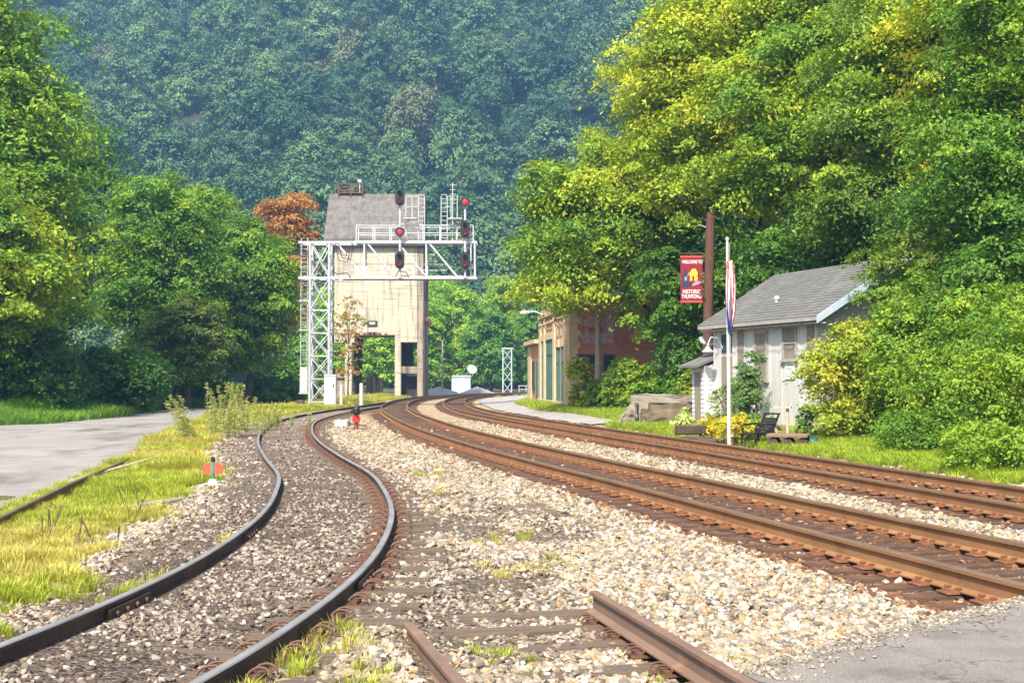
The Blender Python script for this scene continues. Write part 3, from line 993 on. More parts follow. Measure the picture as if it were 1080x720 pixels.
# asphalt crossing in the near right corner
poly = SLAB_EDGE + [(1.42, 6.0), (2.05, 3.0), (2.5, 1.0), (5.7, 1.0), (5.35, 3.0), (3.78, 9.0)]
rgs = random.Random(3)
fine = []
for i, (a, b) in enumerate(poly):
    fine.append((a, b))
    if i < len(SLAB_EDGE) - 1:
        c = poly[i + 1]
        for k in range(1, 6):
            t_ = k / 6
            fine.append((a + (c[0] - a) * t_ + rgs.uniform(-.025, .025), b + (c[1] - b) * t_ + rgs.uniform(-.025, .025)))
slab = MB().prism(fine, -.3, -.014).build("crossing_pavement", 'asphalt', bevel=.012)
tag(slab, None, None, kind='structure')

# ------------------------------------------------------------------ foliage
def leaf_quads(P, Nn, size, rg, wide=.55):
    n = len(P)
    Nn = Nn / np.linalg.norm(Nn, axis=1)[:, None]
    a = rg.normal(size=(n, 3))
    a[:, 2] -= .35
    a -= Nn * (a * Nn).sum(1)[:, None]
    a /= np.linalg.norm(a, axis=1)[:, None] + 1e-9
    b = np.cross(Nn, a)
    s = (size * np.clip(np.exp(rg.normal(-.04, .34, n)), .45, 1.6))[:, None]
    fold = Nn * s * .10
    V = np.stack([P + a * s * .55, P + b * s * wide * .5 + fold, P - a * s * .5, P - b * s * wide * .5 + fold], 1).reshape(-1, 3)
    return V, np.arange(4 * n).reshape(n, 4)

def lobes_for(rg, env, n, rl, keep_low=-.7):
    """lobe centres and radii filling an envelope (centre, radii)"""
    c, r = np.array(env[0], float), np.array(env[1], float)
    k = np.arange(n) + .5
    ph = np.arccos(1 - 2 * k / n); th = np.pi * (1 + 5 ** .5) * k + rg.uniform(0, 6)
    d = np.stack([np.cos(th) * np.sin(ph), np.sin(th) * np.sin(ph), np.cos(ph)], 1) + rg.normal(0, .16, (n, 3))
    d /= np.linalg.norm(d, axis=1)[:, None]
    d = d[d[:, 2] > keep_low]
    m = r.mean()
    R_ = rg.uniform(rl[0], rl[1], len(d)) * m
    f = rg.uniform(.62, 1.02, len(d))
    C = c + d * (r - R_[:, None] * .75) * f[:, None]
    return C, R_

def foliage(rg, C, R_, n_leaf, leaf, pal, squash=.75, up=.45, wide=.55, sprays=16, nrand=.5, gain=1.40, flat=.42):
    w = R_ ** 2
    li = rg.choice(len(C), size=len(C) * sprays, p=w / w.sum())
    d = rg.normal(size=(len(li), 3)); d[:, 2] += up
    d /= np.linalg.norm(d, axis=1)[:, None]
    SC = C[li] + d * R_[li][:, None] * rg.uniform(.55, 1.05, (len(li), 1)) * (1, 1, squash)
    sr = R_[li] * rg.uniform(.18, .46, len(li))
    si = rg.integers(0, len(SC), n_leaf)
    off = rg.normal(size=(n_leaf, 3)) * (1, 1, flat)
    off[:, 2] -= .45 * (off[:, 0] ** 2 + off[:, 1] ** 2) * .5
    P = SC[si] + off * sr[si][:, None] * .75
    Nn = d[si] * .8 + (0, 0, .5) + rg.normal(size=(n_leaf, 3)) * nrand
    V, F = leaf_quads(P, Nn, leaf, rg, wide)
    pal = np.array(pal)
    lobe_c = rg.uniform(0, 1, len(C)); spray_c = rg.uniform(0, 1, len(SC))
    m = np.clip(.45 * lobe_c[li[si]] + .35 * spray_c[si] + .35 * rg.uniform(0, 1, n_leaf) - .08, 0, 1) * (len(pal) - 1)
    i0 = np.minimum(m.astype(int), len(pal) - 2); fr = (m - i0)[:, None]
    col = pal[i0] * (1 - fr) + pal[i0 + 1] * fr
    col = col * rg.uniform(.8, 1.2, (n_leaf, 1)) * gain
    return V, F, np.repeat(col, 4, 0)

def limbs(rg, base, C, R_, h_fork, r0, n_limb=12, top=None, trunk_lean=(0, 0)):
    mb = MB()
    fork = Vector((base[0] + trunk_lean[0], base[1] + trunk_lean[1], base[2] + h_fork))
    top = Vector(top) if top is not None else Vector((C[:, 0].mean(), C[:, 1].mean(), C[:, 2].max()))
    b = Vector(base)
    mb.tube([b - Vector((0, 0, .5)), b.lerp(fork, .15) + Vector((0, 0, 0)), b.lerp(fork, .6) + Vector((rg.normal(0, .1), rg.normal(0, .1), 0)), fork, fork.lerp(top, .5) + Vector((rg.normal(0, .3), rg.normal(0, .3), 0)), top],
            [r0 * 1.5, r0 * 1.05, r0 * .85, r0 * .72, r0 * .4, r0 * .08], 9)
    for i in rg.permutation(len(C))[:n_limb]:
        c = Vector(C[i])
        s = fork.lerp(top, float(np.clip((c.z - fork.z) / max(top.z - fork.z, .1) * .6, 0, .75)))
        m = s.lerp(c, .5) + Vector((rg.normal(0, .25), rg.normal(0, .25), (c - s).length * .12))
        r = r0 * rg.uniform(.22, .4)
        mb.tube([s, m, c], [r, r * .6, r * .2], 6, caps=False)
        for k in range(3):
            e = c + Vector(rg.normal(size=3) * R_[i] * .6)
            mb.tube([m.lerp(c, .5), m.lerp(e, .8), e], [r * .4, r * .25, r * .08], 5, caps=False)
    return mb

GREEN = [(.045, .11, .014), (.085, .185, .02), (.145, .26, .024), (.24, .34, .03)]
YELLOW = [(.08, .15, .016), (.17, .26, .02), (.31, .37, .025), (.48, .45, .04)]
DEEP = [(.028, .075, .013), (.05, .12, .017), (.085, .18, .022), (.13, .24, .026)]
OLIVE = [(.06, .09, .02), (.10, .15, .025), (.16, .2, .035), (.24, .22, .06)]
ORANGE = [(.15, .09, .03), (.28, .125, .032), (.38, .175, .04), (.26, .2, .05)]
BLUEG = [(.04, .10, .035), (.065, .14, .045), (.10, .18, .06)]

def tree(name, label, loc, envs, n_lobes, n_leaf, leaf, pal, rl=(.26, .42), fork=2.5, r0=.25, seed=0, group=None, squash=.75, limbs_n=14, keep_low=-.7, lean=(0, 0), bark='bark', cat="tree", sprays=9, up=.45, crown_name="crown", trunk_name="trunk", flat=.34):
    rg = np.random.default_rng(seed + 100)
    t = thing(name, label, cat, loc, 0, group)
    Cs, Rs = [], []
    for k, e in enumerate(envs):
        C, R_ = lobes_for(rg, e, max(6, int(n_lobes * (e[2] if len(e) > 2 else 1))), rl, keep_low)
        Cs.append(C); Rs.append(R_)
    C = np.concatenate(Cs); R_ = np.concatenate(Rs)
    V, F, col = foliage(rg, C, R_, int(n_leaf * 1.75), leaf * .70, pal, squash, sprays=sprays, up=up, flat=flat)
    npmesh(crown_name, V, F, 'leaf', col, t)
    if limbs_n:
        limbs(rg, (0, 0, 0), C, R_, fork, r0, limbs_n, trunk_lean=lean).build(trunk_name, bark, t, smooth=True)
    return t

gz = lambda x, y: float(height(np.array([x]), np.array([y]))[0])
def at(x, y, dz=0):
    return (x, y, gz(x, y) + dz)

# ---- trees on the right bank
RB = "big trees on the right bank"
tree("leafy_tree", "wide yellow-green tree spilling over the brick building and its pole", at(6.8, 56.5), [((-2.6, 0, 7.6), (4.9, 4, 5.2)), ((-.3, .8, 10.0), (4.4, 4, 4.4), .8), ((1.5, -1, 5.2), (3.6, 3, 3.6), .6), ((.7, -2, 4.7), (2.6, 2, 2.4), .4), ((-4.2, 1, 6.3), (2.7, 2.5, 2.0), .4), ((-4.3, 4.0, 6.2), (2.3, 2.6, 1.9), .35)], 46, 66000, .26, [GREEN[0], GREEN[1], YELLOW[1], YELLOW[2], YELLOW[3]], seed=1, r0=.3, fork=3, group=RB, limbs_n=22)
tree("leafy_tree", "small rust-tipped tree between the overhanging tree and the hillside", at(7.2, 60.5), [((-3.6, 0, 9.8), (2.5, 2.5, 3.0))], 22, 14000, .26, [GREEN[0], OLIVE[1], GREEN[2], (.28, .2, .06)], seed=21, r0=.2, fork=4, group=RB, limbs_n=8)
tree("leafy_tree", "tallest bright yellow-green tree, behind the banner pole", at(10.4, 51), [((-1.2, 0, 13.2), (5.2, 4.6, 6.6)), ((-1.6, -1.2, 9.0), (4.4, 3.4, 4.2), .6)], 64, 62000, .24, YELLOW, seed=2, r0=.34, fork=4, group=RB, limbs_n=20)
tree("leafy_tree", "bright broad tree rising above the left end of the shed roof", at(13.2, 47), [((-2.2, -1, 9.0), (4.2, 3.6, 5.2)), ((0, 0, 14.0), (4.8, 4, 4.6), .8)], 56, 56000, .22, [GREEN[0], GREEN[1], YELLOW[1], YELLOW[2], YELLOW[3]], seed=3, r0=.32, fork=3, group=RB, limbs_n=18)
tree("leafy_tree", "olive-green tree with long feathery sprays behind the shed roof", at(15.0, 41.5), [((-1.8, -.5, 8.8), (3.8, 3.4, 6.2)), ((-.5, 0, 13), (3.8, 3.5, 4), .5)], 52, 52000, .20, [GREEN[0], OLIVE[1], GREEN[2], YELLOW[2]], seed=4, r0=.3, fork=3, group=RB, limbs_n=18, squash=.55)
tree("leafy_tree", "tree with yellow and orange-tinged top near the upper right corner", at(16.4, 37.5), [((-1.4, 0, 11.6), (3.8, 3.4, 4.6)), ((-2.0, -1, 8), (3, 2.6, 3.6), .6)], 50, 46000, .19, [GREEN[1], GREEN[2], YELLOW[2], YELLOW[3], (.45, .3, .05)], seed=5, r0=.3, fork=4, group=RB, limbs_n=16)
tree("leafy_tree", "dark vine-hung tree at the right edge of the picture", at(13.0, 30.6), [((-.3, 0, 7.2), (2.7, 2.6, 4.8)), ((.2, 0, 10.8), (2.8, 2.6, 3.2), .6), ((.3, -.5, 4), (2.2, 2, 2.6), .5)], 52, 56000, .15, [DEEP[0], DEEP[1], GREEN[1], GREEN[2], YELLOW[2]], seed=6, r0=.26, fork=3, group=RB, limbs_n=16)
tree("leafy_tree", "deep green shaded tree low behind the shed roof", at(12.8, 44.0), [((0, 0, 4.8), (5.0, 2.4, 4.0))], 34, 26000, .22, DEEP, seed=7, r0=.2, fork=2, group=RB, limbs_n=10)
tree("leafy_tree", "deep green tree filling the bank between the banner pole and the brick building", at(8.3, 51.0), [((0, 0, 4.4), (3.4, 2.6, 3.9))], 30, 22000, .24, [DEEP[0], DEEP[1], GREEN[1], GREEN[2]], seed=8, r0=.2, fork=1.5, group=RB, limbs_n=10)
tree("leafy_tree", "high tree seen over the tops of the other right bank trees", at(18, 55), [((-1, 0, 13), (7.5, 5, 9))], 56, 34000, .34, [GREEN[0], GREEN[1], GREEN[2], YELLOW[2]], seed=9, r0=.4, fork=5, group=RB, limbs_n=12)
tree("leafy_tree", "leafy tree closing the gap between the shed gable and the right edge", at(13.9, 36.0), [((-.3, 0, 5.6), (2.9, 2.4, 4.4)), ((-.6, -.4, 2.6), (2.4, 2, 2.6), .5)], 44, 36000, .17, [DEEP[0], DEEP[1], GREEN[1], GREEN[2]], seed=11, r0=.24, fork=2.5, group=RB, limbs_n=12, keep_low=-1)
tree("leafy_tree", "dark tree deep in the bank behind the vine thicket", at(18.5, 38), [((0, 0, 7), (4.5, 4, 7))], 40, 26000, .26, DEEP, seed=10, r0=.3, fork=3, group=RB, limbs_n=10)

# ---- vine mounds at the right
VG = "vine-covered thickets beside the shed"
def mound(label, x, y, envs, n_leaf, leaf, pal, seed, nl=26, name="vine_thicket", group=VG, cat="thicket", stems=5):
    rg = np.random.default_rng(seed + 300)
    t = thing(name, label, cat, at(x, y), 0, group)
    Cs, Rs = [], []
    for e in envs:
        C, R_ = lobes_for(rg, e, int(nl * (e[2] if len(e) > 2 else 1)), (.28, .46), -1)
        Cs.append(C); Rs.append(R_)
    C = np.concatenate(Cs); R_ = np.concatenate(Rs)
    V, F, col = foliage(rg, C, R_, int(n_leaf * 1.6), leaf * .74, pal, .85, .3, .62, 15)
    V[:, 2] = np.where(V[:, 2] < .02, np.abs(V[:, 2]) * .5 + .02, V[:, 2])
    npmesh("foliage", V, F, 'leaf', col, t)
    mb = MB()
    for k in range(stems):
        c = Vector(C[rg.integers(len(C))])
        b = Vector((c.x * .4 + rg.normal(0, .2), c.y * .4 + rg.normal(0, .2), -.1))
        mb.tube([b, b.lerp(c, .5) + Vector((rg.normal(0, .1), rg.normal(0, .1), .1)), c], [.035, .025, .01], 6)
    mb.build("stems", 'bark', t, smooth=True)
    return t
VINE = [(.09, .13, .02), (.18, .25, .025), (.30, .34, .035), (.46, .36, .06)]
VINEG = [(.05, .11, .015), (.10, .2, .02), (.18, .28, .025), (.30, .35, .03)]
mound("yellowing vine thicket pressed against the right end of the shed", 8.75, 31.6, [((0, 0, 1.5), (1.55, 1.5, 1.7)), ((.6, .2, 2.3), (1.2, 1.2, 1.2), .6)], 20000, .115, VINE, 1, 30)
mound("rounded green vine thicket in front of the shed's gable", 10.1, 30.2, [((0, 0, 1.7), (1.6, 1.6, 2.0)), ((.1, .3, 3.1), (1.3, 1.3, 1.3), .6)], 22000, .115, VINEG, 2, 30)
mound("tall vine-draped thicket climbing over the shed's right gable", 10.7, 32.7, [((0, 0, 2.2), (1.7, 1.6, 2.4)), ((-.2, .2, 4.3), (1.6, 1.4, 1.7), .7)], 24000, .13, [DEEP[1], GREEN[1], OLIVE[2], GREEN[3]], 3, 30)
mound("mid green vine thicket right of the round one, above the grass bank", 10.3, 27.4, [((0, 0, 1.6), (1.6, 1.6, 1.9)), ((.5, .2, 2.9), (1.3, 1.3, 1.2), .6)], 22000, .105, VINEG, 4, 30)
mound("bright vine thicket at the right edge of the picture", 9.75, 24.0, [((0, 0, 1.3), (1.3, 1.3, 1.6)), ((.5, 0, 2.3), (1, 1, 1), .5)], 17000, .09, [VINEG[0], VINEG[1], VINEG[2], VINEG[3]], 5, 28)
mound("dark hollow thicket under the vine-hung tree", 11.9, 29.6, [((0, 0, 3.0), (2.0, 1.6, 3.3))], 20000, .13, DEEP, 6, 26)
mound("low leafy weeds on the grass bank at the right edge", 8.9, 22.4, [((0, 0, .4), (1.5, 1.0, .6))], 6000, .09, [VINEG[1], VINEG[2], VINEG[3]], 7, 20)
mound("low weedy growth on the bank below the round vine thicket", 8.9, 27.2, [((0, 0, .45), (1.1, 1.6, .6))], 6500, .09, [VINEG[0], VINEG[1], VINEG[2]], 8, 20)

# ---- hedge and shrubs near the brick building
HG = "shrubs on the bank between the brick building and the shed"
mound("bright big-leaved sapling at the corner of the brick building", 3.35, 59.8, [((0, 0, 2.0), (.75, .7, .8)), ((-.1, 0, .8), (.55, .6, .8), .6)], 1500, .26, [VINEG[2], VINE[2], VINE[3]], 11, 12, "shrub", HG, "shrub", 4)
mound("vine-wrapped bush around the foot of the grey utility pole", 4.2, 58.2, [((0, 0, .7), (.8, .8, .85))], 3600, .18, [OLIVE[1], VINEG[1], VINEG[2]], 12, 14, "shrub", HG, "shrub")
mound("leafy light green bush just right of the grey utility pole", 5.0, 56.6, [((0, 0, 1.3), (1.1, .9, 1.4))], 6000, .18, [VINEG[1], VINEG[2], VINEG[3]], 13, 16, "shrub", HG, "shrub")
mound("round green bush in the middle of the bank hedge", 6.1, 53.5, [((0, 0, 1.0), (1.3, 1, 1.2))], 6500, .16, [GREEN[1], GREEN[2], YELLOW[2]], 14, 18, "shrub", HG, "shrub")
mound("dark green bush above the stone walls", 6.9, 49.6, [((0, 0, 1.0), (1.3, 1, 1.2))], 6500, .15, [GREEN[0], GREEN[1], GREEN[2]], 15, 18, "shrub", HG, "shrub")
mound("yellow-leaved bush beside the shed's small lean-to", 7.1, 46.6, [((0, 0, 1.0), (.95, .8, 1.1))], 5200, .14, [OLIVE[0], VINE[1], VINE[2], VINE[3]], 16, 16, "shrub", HG, "shrub")

# ---- left woods
LG = "trees beyond the gravel road"
tree("leafy_tree", "tall bright tree at the left edge, reaching out of the picture", at(-26.6, 62), [((-.8, 0, 12.5), (6.0, 5.5, 11)), ((1.0, -.6, 8), (5.6, 5, 6), .6)], 76, 60000, .36, [GREEN[0], GREEN[1], GREEN[2], YELLOW[2], YELLOW[3]], seed=31, r0=.45, fork=4, group=LG, keep_low=-1, limbs_n=18)
tree("leafy_tree", "yellowish lower tree in front of the tall tree at the left edge", at(-24.2, 55), [((0, 0, 6.4), (4.6, 3.6, 5.0))], 54, 42000, .27, [GREEN[0], GREEN[1], YELLOW[1], YELLOW[2], (.38, .40, .04)], seed=32, r0=.3, fork=2.5, group=LG, keep_low=-1, limbs_n=14)
tree("leafy_tree", "soft dense green tree between the left edge tree and the round one", at(-22.6, 80), [((0, 0, 9.0), (4.6, 4, 7.0)), ((1.2, -1, 4.5), (4, 3.5, 4), .6)], 60, 46000, .33, [DEEP[1], GREEN[1], GREEN[2], YELLOW[2]], seed=33, r0=.35, fork=3, group=LG, keep_low=-1, limbs_n=14)
tree("leafy_tree", "olive shrubby tree with drooping tips by the road bend", at(-19.6, 74.5), [((0, 0, 4.2), (2.8, 2.4, 3.4))], 34, 22000, .27, [OLIVE[0], OLIVE[1], OLIVE[2]], seed=34, r0=.2, fork=1.5, group=LG, keep_low=-1, limbs_n=10)
tree("leafy_tree", "bright green round-headed tree left of the signal bridge with a dark trunk", at(-18.7, 87.5), [((0, 0, 7.4), (3.9, 3.4, 6.4)), ((0, 0, 10.8), (2.4, 2.2, 3.4), .4)], 66, 48000, .31, [GREEN[0], GREEN[1], GREEN[2], YELLOW[1], YELLOW[2]], seed=35, r0=.26, fork=3.5, group=LG, keep_low=-1, limbs_n=18)
tree("leafy_tree", "bright pointed tree behind the round-headed one", at(-25.4, 100), [((0, 0, 10.2), (4.0, 3.6, 8.0)), ((2.6, 0, 8.5), (3.5, 3, 6), .5)], 56, 34000, .36, [GREEN[1], GREEN[2], YELLOW[1], YELLOW[2]], seed=36, r0=.3, fork=4, group=LG, keep_low=-1, limbs_n=12)
tree("leafy_tree", "dark tree deep in the wood behind the left edge trees", at(-33, 84), [((0, 0, 11), (7, 5, 10))], 50, 26000, .42, DEEP, seed=37, r0=.4, fork=4, group=LG, keep_low=-1, limbs_n=8)
tree("autumn_tree", "rust-orange tree standing behind the left side of the coaling tower", at(-22.8, 124), [((0, 0, 15.4), (3.4, 2.8, 6.4)), ((.4, 0, 9), (2.4, 2.2, 6), .6)], 40, 17000, .36, ORANGE, seed=38, r0=.25, fork=5, limbs_n=14)
tree("sapling", "thin sapling with sparse orange leaves in front of the coaling tower", at(-14.2, 107), [((0, 0, 6.0), (1.7, 1.5, 3.4)), ((.1, 0, 3), (1.4, 1.2, 2.5), .6)], 16, 1100, .30, [ORANGE[1], ORANGE[2], OLIVE[2], (.5, .36, .08)], seed=39, r0=.09, fork=1.5, limbs_n=14, cat="sapling")
UG = "bushes along the far side of the gravel road"
for k, (x, y, r, h, lab, pl) in enumerate((
        (-22.4, 57.5, 2.6, 2.4, "dark bush at the left edge under the yellowish tree", DEEP),
        (-20.8, 64.5, 2.4, 2.2, "deep green bush under the tall left tree, by the widest grass", [DEEP[0], DEEP[1], GREEN[1]]),
        (-21.6, 70.5, 2.3, 2.0, "bright-topped bush behind the road bend", [DEEP[1], GREEN[1], GREEN[2]]),
        (-20.9, 81.5, 2.2, 1.6, "low dark bush left of the round-headed tree's trunk", DEEP),
        (-17.6, 90.5, 2.2, 1.3, "low green bush right of the round-headed tree's trunk", [DEEP[1], GREEN[1], GREEN[2]]),
        (-25.5, 92, 3.4, 3.2, "dark bush filling the shade behind the road's far end", DEEP),
        (-18.8, 104, 2.8, 2.4, "green bush seen through the signal bridge's mast", [GREEN[0], GREEN[1], GREEN[2]]))):
    mound(lab, x, y, [((0, 0, h * .75), (r * 1.15, r * .9, h * 1.05))], 11000, .24, pl, 40 + k, 26, "bush", UG, "bush")

# ---- trees far down the line
FG = "trees far down the line"
bright = lambda pal, k: [tuple(v * k for v in c) for c in pal]
for k, (x, y, r, h, lab, pl, sd) in enumerate((
        (-24.5, 172, 5.0, 15, "far green tree seen through the coaling tower's wide opening, on its left", GREEN, 51),
        (-18.5, 168, 4.6, 14, "far bright tree in the middle of the coaling tower's wide opening", [GREEN[1], GREEN[2], YELLOW[2]], 52),
        (-13.2, 174, 4.8, 16, "far tree seen just right of the coaling tower's side column", [GREEN[1], GREEN[2], GREEN[3]], 53),
        (-8.2, 178, 4.8, 17.5, "yellow-green far tree behind the thin grey line pole", [GREEN[1], YELLOW[1], YELLOW[2]], 54),
        (-3.0, 172, 4.2, 13, "dark green far tree behind the pale equipment hut", DEEP, 55),
        (-1.4, 186, 4.6, 19.5, "tall yellowish far tree behind the distant lattice mast", [OLIVE[1], YELLOW[1], YELLOW[2]], 56),
        (3.8, 176, 4.6, 15, "dark far tree beside the end of the brick building", [DEEP[1], DEEP[2], OLIVE[1]], 57),
        (-12.5, 196, 5.5, 21, "far tree topping the row right of the coaling tower", [GREEN[1], GREEN[2], YELLOW[2]], 58),
        (-30, 185, 6, 17, "far tree hidden deep behind the coaling tower", GREEN, 59),
        (11, 192, 6, 20, "far tree behind the brick building and overhanging tree", GREEN, 60))):
    tree("leafy_tree", lab, at(x, y), [((0, 0, h * .50), (r, r * .8, h * .48)), ((0, -.5, h * .22), (r * .95, r * .7, h * .22), .5)], 44, 20000, .50, bright(pl, 1.35), seed=sd, r0=.3, fork=3, group=FG, limbs_n=6, keep_low=-1)

# ---- wooded mountain: a mass nobody could count
fr = []
for k in range(9):
    rg = np.random.default_rng(500 + k)
    C, R_ = lobes_for(rg, ((0, 0, 5.2), (4.6, 4.6, 4.6 + .6 * (k % 3))), 17 + 3 * (k % 3), (.30, .50), -.35)
    V_, F_, _c = foliage(rg, C, R_, 7500, .34, [(1, 1, 1), (1, 1, 1)], .85, .6, .75, 20, .26, 1)
    sh = rg.uniform(.75, 1.25, (len(V_) // 4, 1)) * np.ones((1, 3))
    fr.append(npmesh("forest_tree", V_, F_, 'leaf_far', np.repeat(sh, 4, 0), link=False, attr="shade"))
gx, gy = np.meshgrid(np.arange(-330, 331, 10.4), np.arange(228, 592, 9.4))
gx = gx.ravel() + rng.uniform(-3, 3, gx.size); gy = gy.ravel() + rng.uniform(-3, 3, gy.size)
kk = np.abs(gx) < gy * .46 + 55
gx, gy = gx[kk], gy[kk]
n = len(gx)
hue = np.clip(fbm(gx * .03, gy * .03, 61)[:, None] * .7 - .15 + rng.uniform(0, .8, (n, 1)) ** 1.5, 0, 1)
tint = np.array((.040, .105, .052)) * (1 - hue) + np.array((.155, .24, .085)) * hue
tint = np.where(rng.uniform(0, 1, (n, 1)) < .03, np.array((.14, .16, .07)), tint)
s = rng.uniform(1.0, 2.15, n)
sc = np.stack([s * rng.uniform(.85, 1.15, n), s * rng.uniform(.85, 1.15, n), s * rng.uniform(.9, 1.4, n)], 1)
scatter("forest", np.stack([gx, gy, hill_z(gx, gy) + rng.uniform(0, 3, n)], 1), sc, np.stack([rng.normal(0, .08, n), rng.normal(0, .08, n), rng.uniform(0, 6.28, n)], 1), tint, fr,
        "dense blue-green forest covering the whole mountainside behind the tower", "forest")

def bare_tree(label, x, y, h, seed):
    rg = np.random.default_rng(seed)
    mb = MB()
    def grow(p, d, L, r, depth):
        q = p + d * L
        mb.tube([p, p.lerp(q, .5) + Vector(rg.normal(0, L * .05, 3)), q], [r, r * .75, r * .5], 5, caps=False)
        if depth:
            for k in range(3 if depth > 2 else 2):
                nd = (d + Vector(rg.normal(0, .45, 3)) + Vector((0, 0, .1))).normalized()
                grow(p.lerp(q, rg.uniform(.6, 1)), nd, L * rg.uniform(.55, .8), r * .55, depth - 1)
    grow(Vector((0, 0, -1)), Vector((rg.normal(0, .08), rg.normal(0, .05), 1)).normalized(), h * .45, h * .016, 5)
    o = mb.build("bare_tree", 'pale_bark')
    o.location = (x, y, float(hill_z(np.array([x]), np.array([y]))[0]))
    return tag(o, label, "bare tree")
bare_tree("pale leafless tree high on the mountainside near the top edge", 22.5, 452, 26, 4)
bare_tree("thin bleached dead tree low on the mountain above the left woods", -78, 312, 21, 6)

# ------------------------------------------------------------------ coaling tower
TW = thing("coaling_tower", "tall cream and grey concrete coaling tower with a steep grey roof beside the tracks", "coaling tower", (-17.6, 122, -.2), 0)
W, D = 8.2, 7.6             # front face width, depth
zb, zs, ze = 6.15, 5.45, 15.25   # underside of the middle opening, of the side opening, eaves
body = MB()
fr_poly = [(0, 6.15), (0, ze), (W, ze), (W, zs), (6.55, zs), (6.55, zb), (2.0, zb), (2.0, 5.4), (0, 5.4)]
body.prism(fr_poly, 0, D, 'Y')
body.build("bin_wall", 'concrete', TW)
roof = MB()
rz0, rz1 = ze + .02, 20.6
roof.prism([(-.55, rz0 + .0), (-.55, rz0 + .42), (D / 2 - .9, rz1), (D / 2 + .9, rz1), (D + .55, rz0 + .42), (D + .55, rz0)], -1.0, W + .55, 'X')
ro = roof.build("roof", 'roof_conc', TW)
MB().b2((-1.08, -.5, ze - .35), (W + .5, D + .5, ze + .015)).build("eave_shade_band", 'shade_black', TW)  # near-black band painting the shadow line under the eaves
for x0, x1, y0, y1, m_, top in ((1.05, 1.75, 0, .9, 'concrete', 5.4), (6.0, 6.6, 0, .9, 'concrete', zb), (1.05, 1.75, D - .9, D, 'shade_black', 5.4), (6.0, 6.6, D - .9, D, 'shade_black', zb), (1.8, 2.35, 2.6, 3.7, 'shade_black', 6.1), (6.9, 7.5, 3.6, 4.5, 'shade_black', 5.4)):  # near-black ones paint the shade of the recesses and far side
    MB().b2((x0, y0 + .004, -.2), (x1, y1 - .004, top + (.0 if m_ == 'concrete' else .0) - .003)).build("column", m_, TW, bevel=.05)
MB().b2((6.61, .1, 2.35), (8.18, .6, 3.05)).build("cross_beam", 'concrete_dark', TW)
MB().b2((6.64, 1.4, -.1), (8.18, 1.7, 2.34)).build("lower_wall", 'shade_black', TW)  # near-black sheet painting the dark below the cross beam
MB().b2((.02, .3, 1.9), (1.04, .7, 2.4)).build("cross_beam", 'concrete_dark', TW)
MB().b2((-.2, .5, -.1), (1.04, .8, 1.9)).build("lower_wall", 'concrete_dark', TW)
bl = MB()
bl.b2((2.6, 5.0, -.1), (4.3, 5.3, 1.9))
for k in range(5):
    bl.b2((2.62 + k * .36, 4.9, -.1), (2.78 + k * .36, 4.997, 1.95))
bl.build("lower_wall", 'concrete_dark', TW)
# right side: buttress columns and chute ribs facing the main line
sc_ = MB()
for y0 in (0.05, 3.1, 6.1):
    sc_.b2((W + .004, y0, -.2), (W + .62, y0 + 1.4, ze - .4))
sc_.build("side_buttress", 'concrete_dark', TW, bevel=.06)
rb = MB()
for k in range(4):
    rb.b2((W + .63, .15 + k * .36, -.1), (W + .75, .27 + k * .36, 9.5 - .3 * k))
rb.b2((W + .76, .05, 4.35), (W + .86, 1.5, 4.55))
rb.build("chute_guide", 'dark_wood', TW)
MB().tube([(W + .62, .6, 7.8), (W + 1.0, .6, 7.6), (W + 1.3, .7, 7.1)], [.3, .34, .2], 10).build("spout", 'rusty_iron', TW)
lad = MB()
for s in (0, .5):
    lad.bar((W + .75, 2.0 + s, 9.5), (W + .75, 2.0 + s, 15), .06)
for k in range(14):
    lad.bar((W + .75, 2.0, 9.7 + k * .38), (W + .75, 2.5, 9.7 + k * .38), .04)
lad.build("ladder", 'rusty_iron', TW)
rl = MB()
for x in (.0, 1.25, 2.45):
    for y in (D / 2 - 1.2, D / 2 + .8):
        rl.bar((x, y, rz1 - .5), (x, y, rz1 + 1.0), .11)
for zz in (.35, .98):
    for y in (D / 2 - 1.2, D / 2 + .8):
        rl.bar((0, y, rz1 + zz), (2.45, y, rz1 + zz), .10)
    for x in (0, 2.45):
        rl.bar((x, D / 2 - 1.2, rz1 + zz), (x, D / 2 + .8, rz1 + zz), .10)
rl.b2((.0, D / 2 - 1.25, rz1 + .01), (2.45, D / 2 + .85, rz1 + .09))
rl.build("roof_railing", 'rusty_iron', TW)
la = MB().cyl((2.0, D / 2, rz1 + .09), (2.0, D / 2, rz1 + 1.35), .04)
la.tube([(2.0, D / 2, rz1 + 1.2), (2.0, D / 2, rz1 + 1.35), (2.0, D / 2, rz1 + 1.55), (2.0, D / 2, rz1 + 1.62)], [.1, .2, .2, .1], 10)
la.build("beacon_lamp", 'lamp_white', TW)
ch = MB().b2((.2, D / 2 - .4, rz1 + .1), (.7, D / 2 + .2, rz1 + .5))
ch.build("hatch", 'rusty_iron', TW)
nb = MB().b2((3.25, -.09, 7.0), (4.25, -.003, 7.55))
nb.build("light_box", 'shade_black', TW)
MB().b2((3.45, -.105, 7.2), (4.05, -.091, 7.4)).build("light_panel", 'paper', TW)
bz = MB()
for x, r in ((3.0, .16), (3.4, .2), (3.75, .28), (4.1, .2), (4.5, .15), (2.4, .12), (5.1, .12)):
    bz.b2((x - r, -.03, zb + .002), (x + r, -.002, zb + .1 + r * .7))
bz.build("stain_patch", 'rusty_iron', TW)

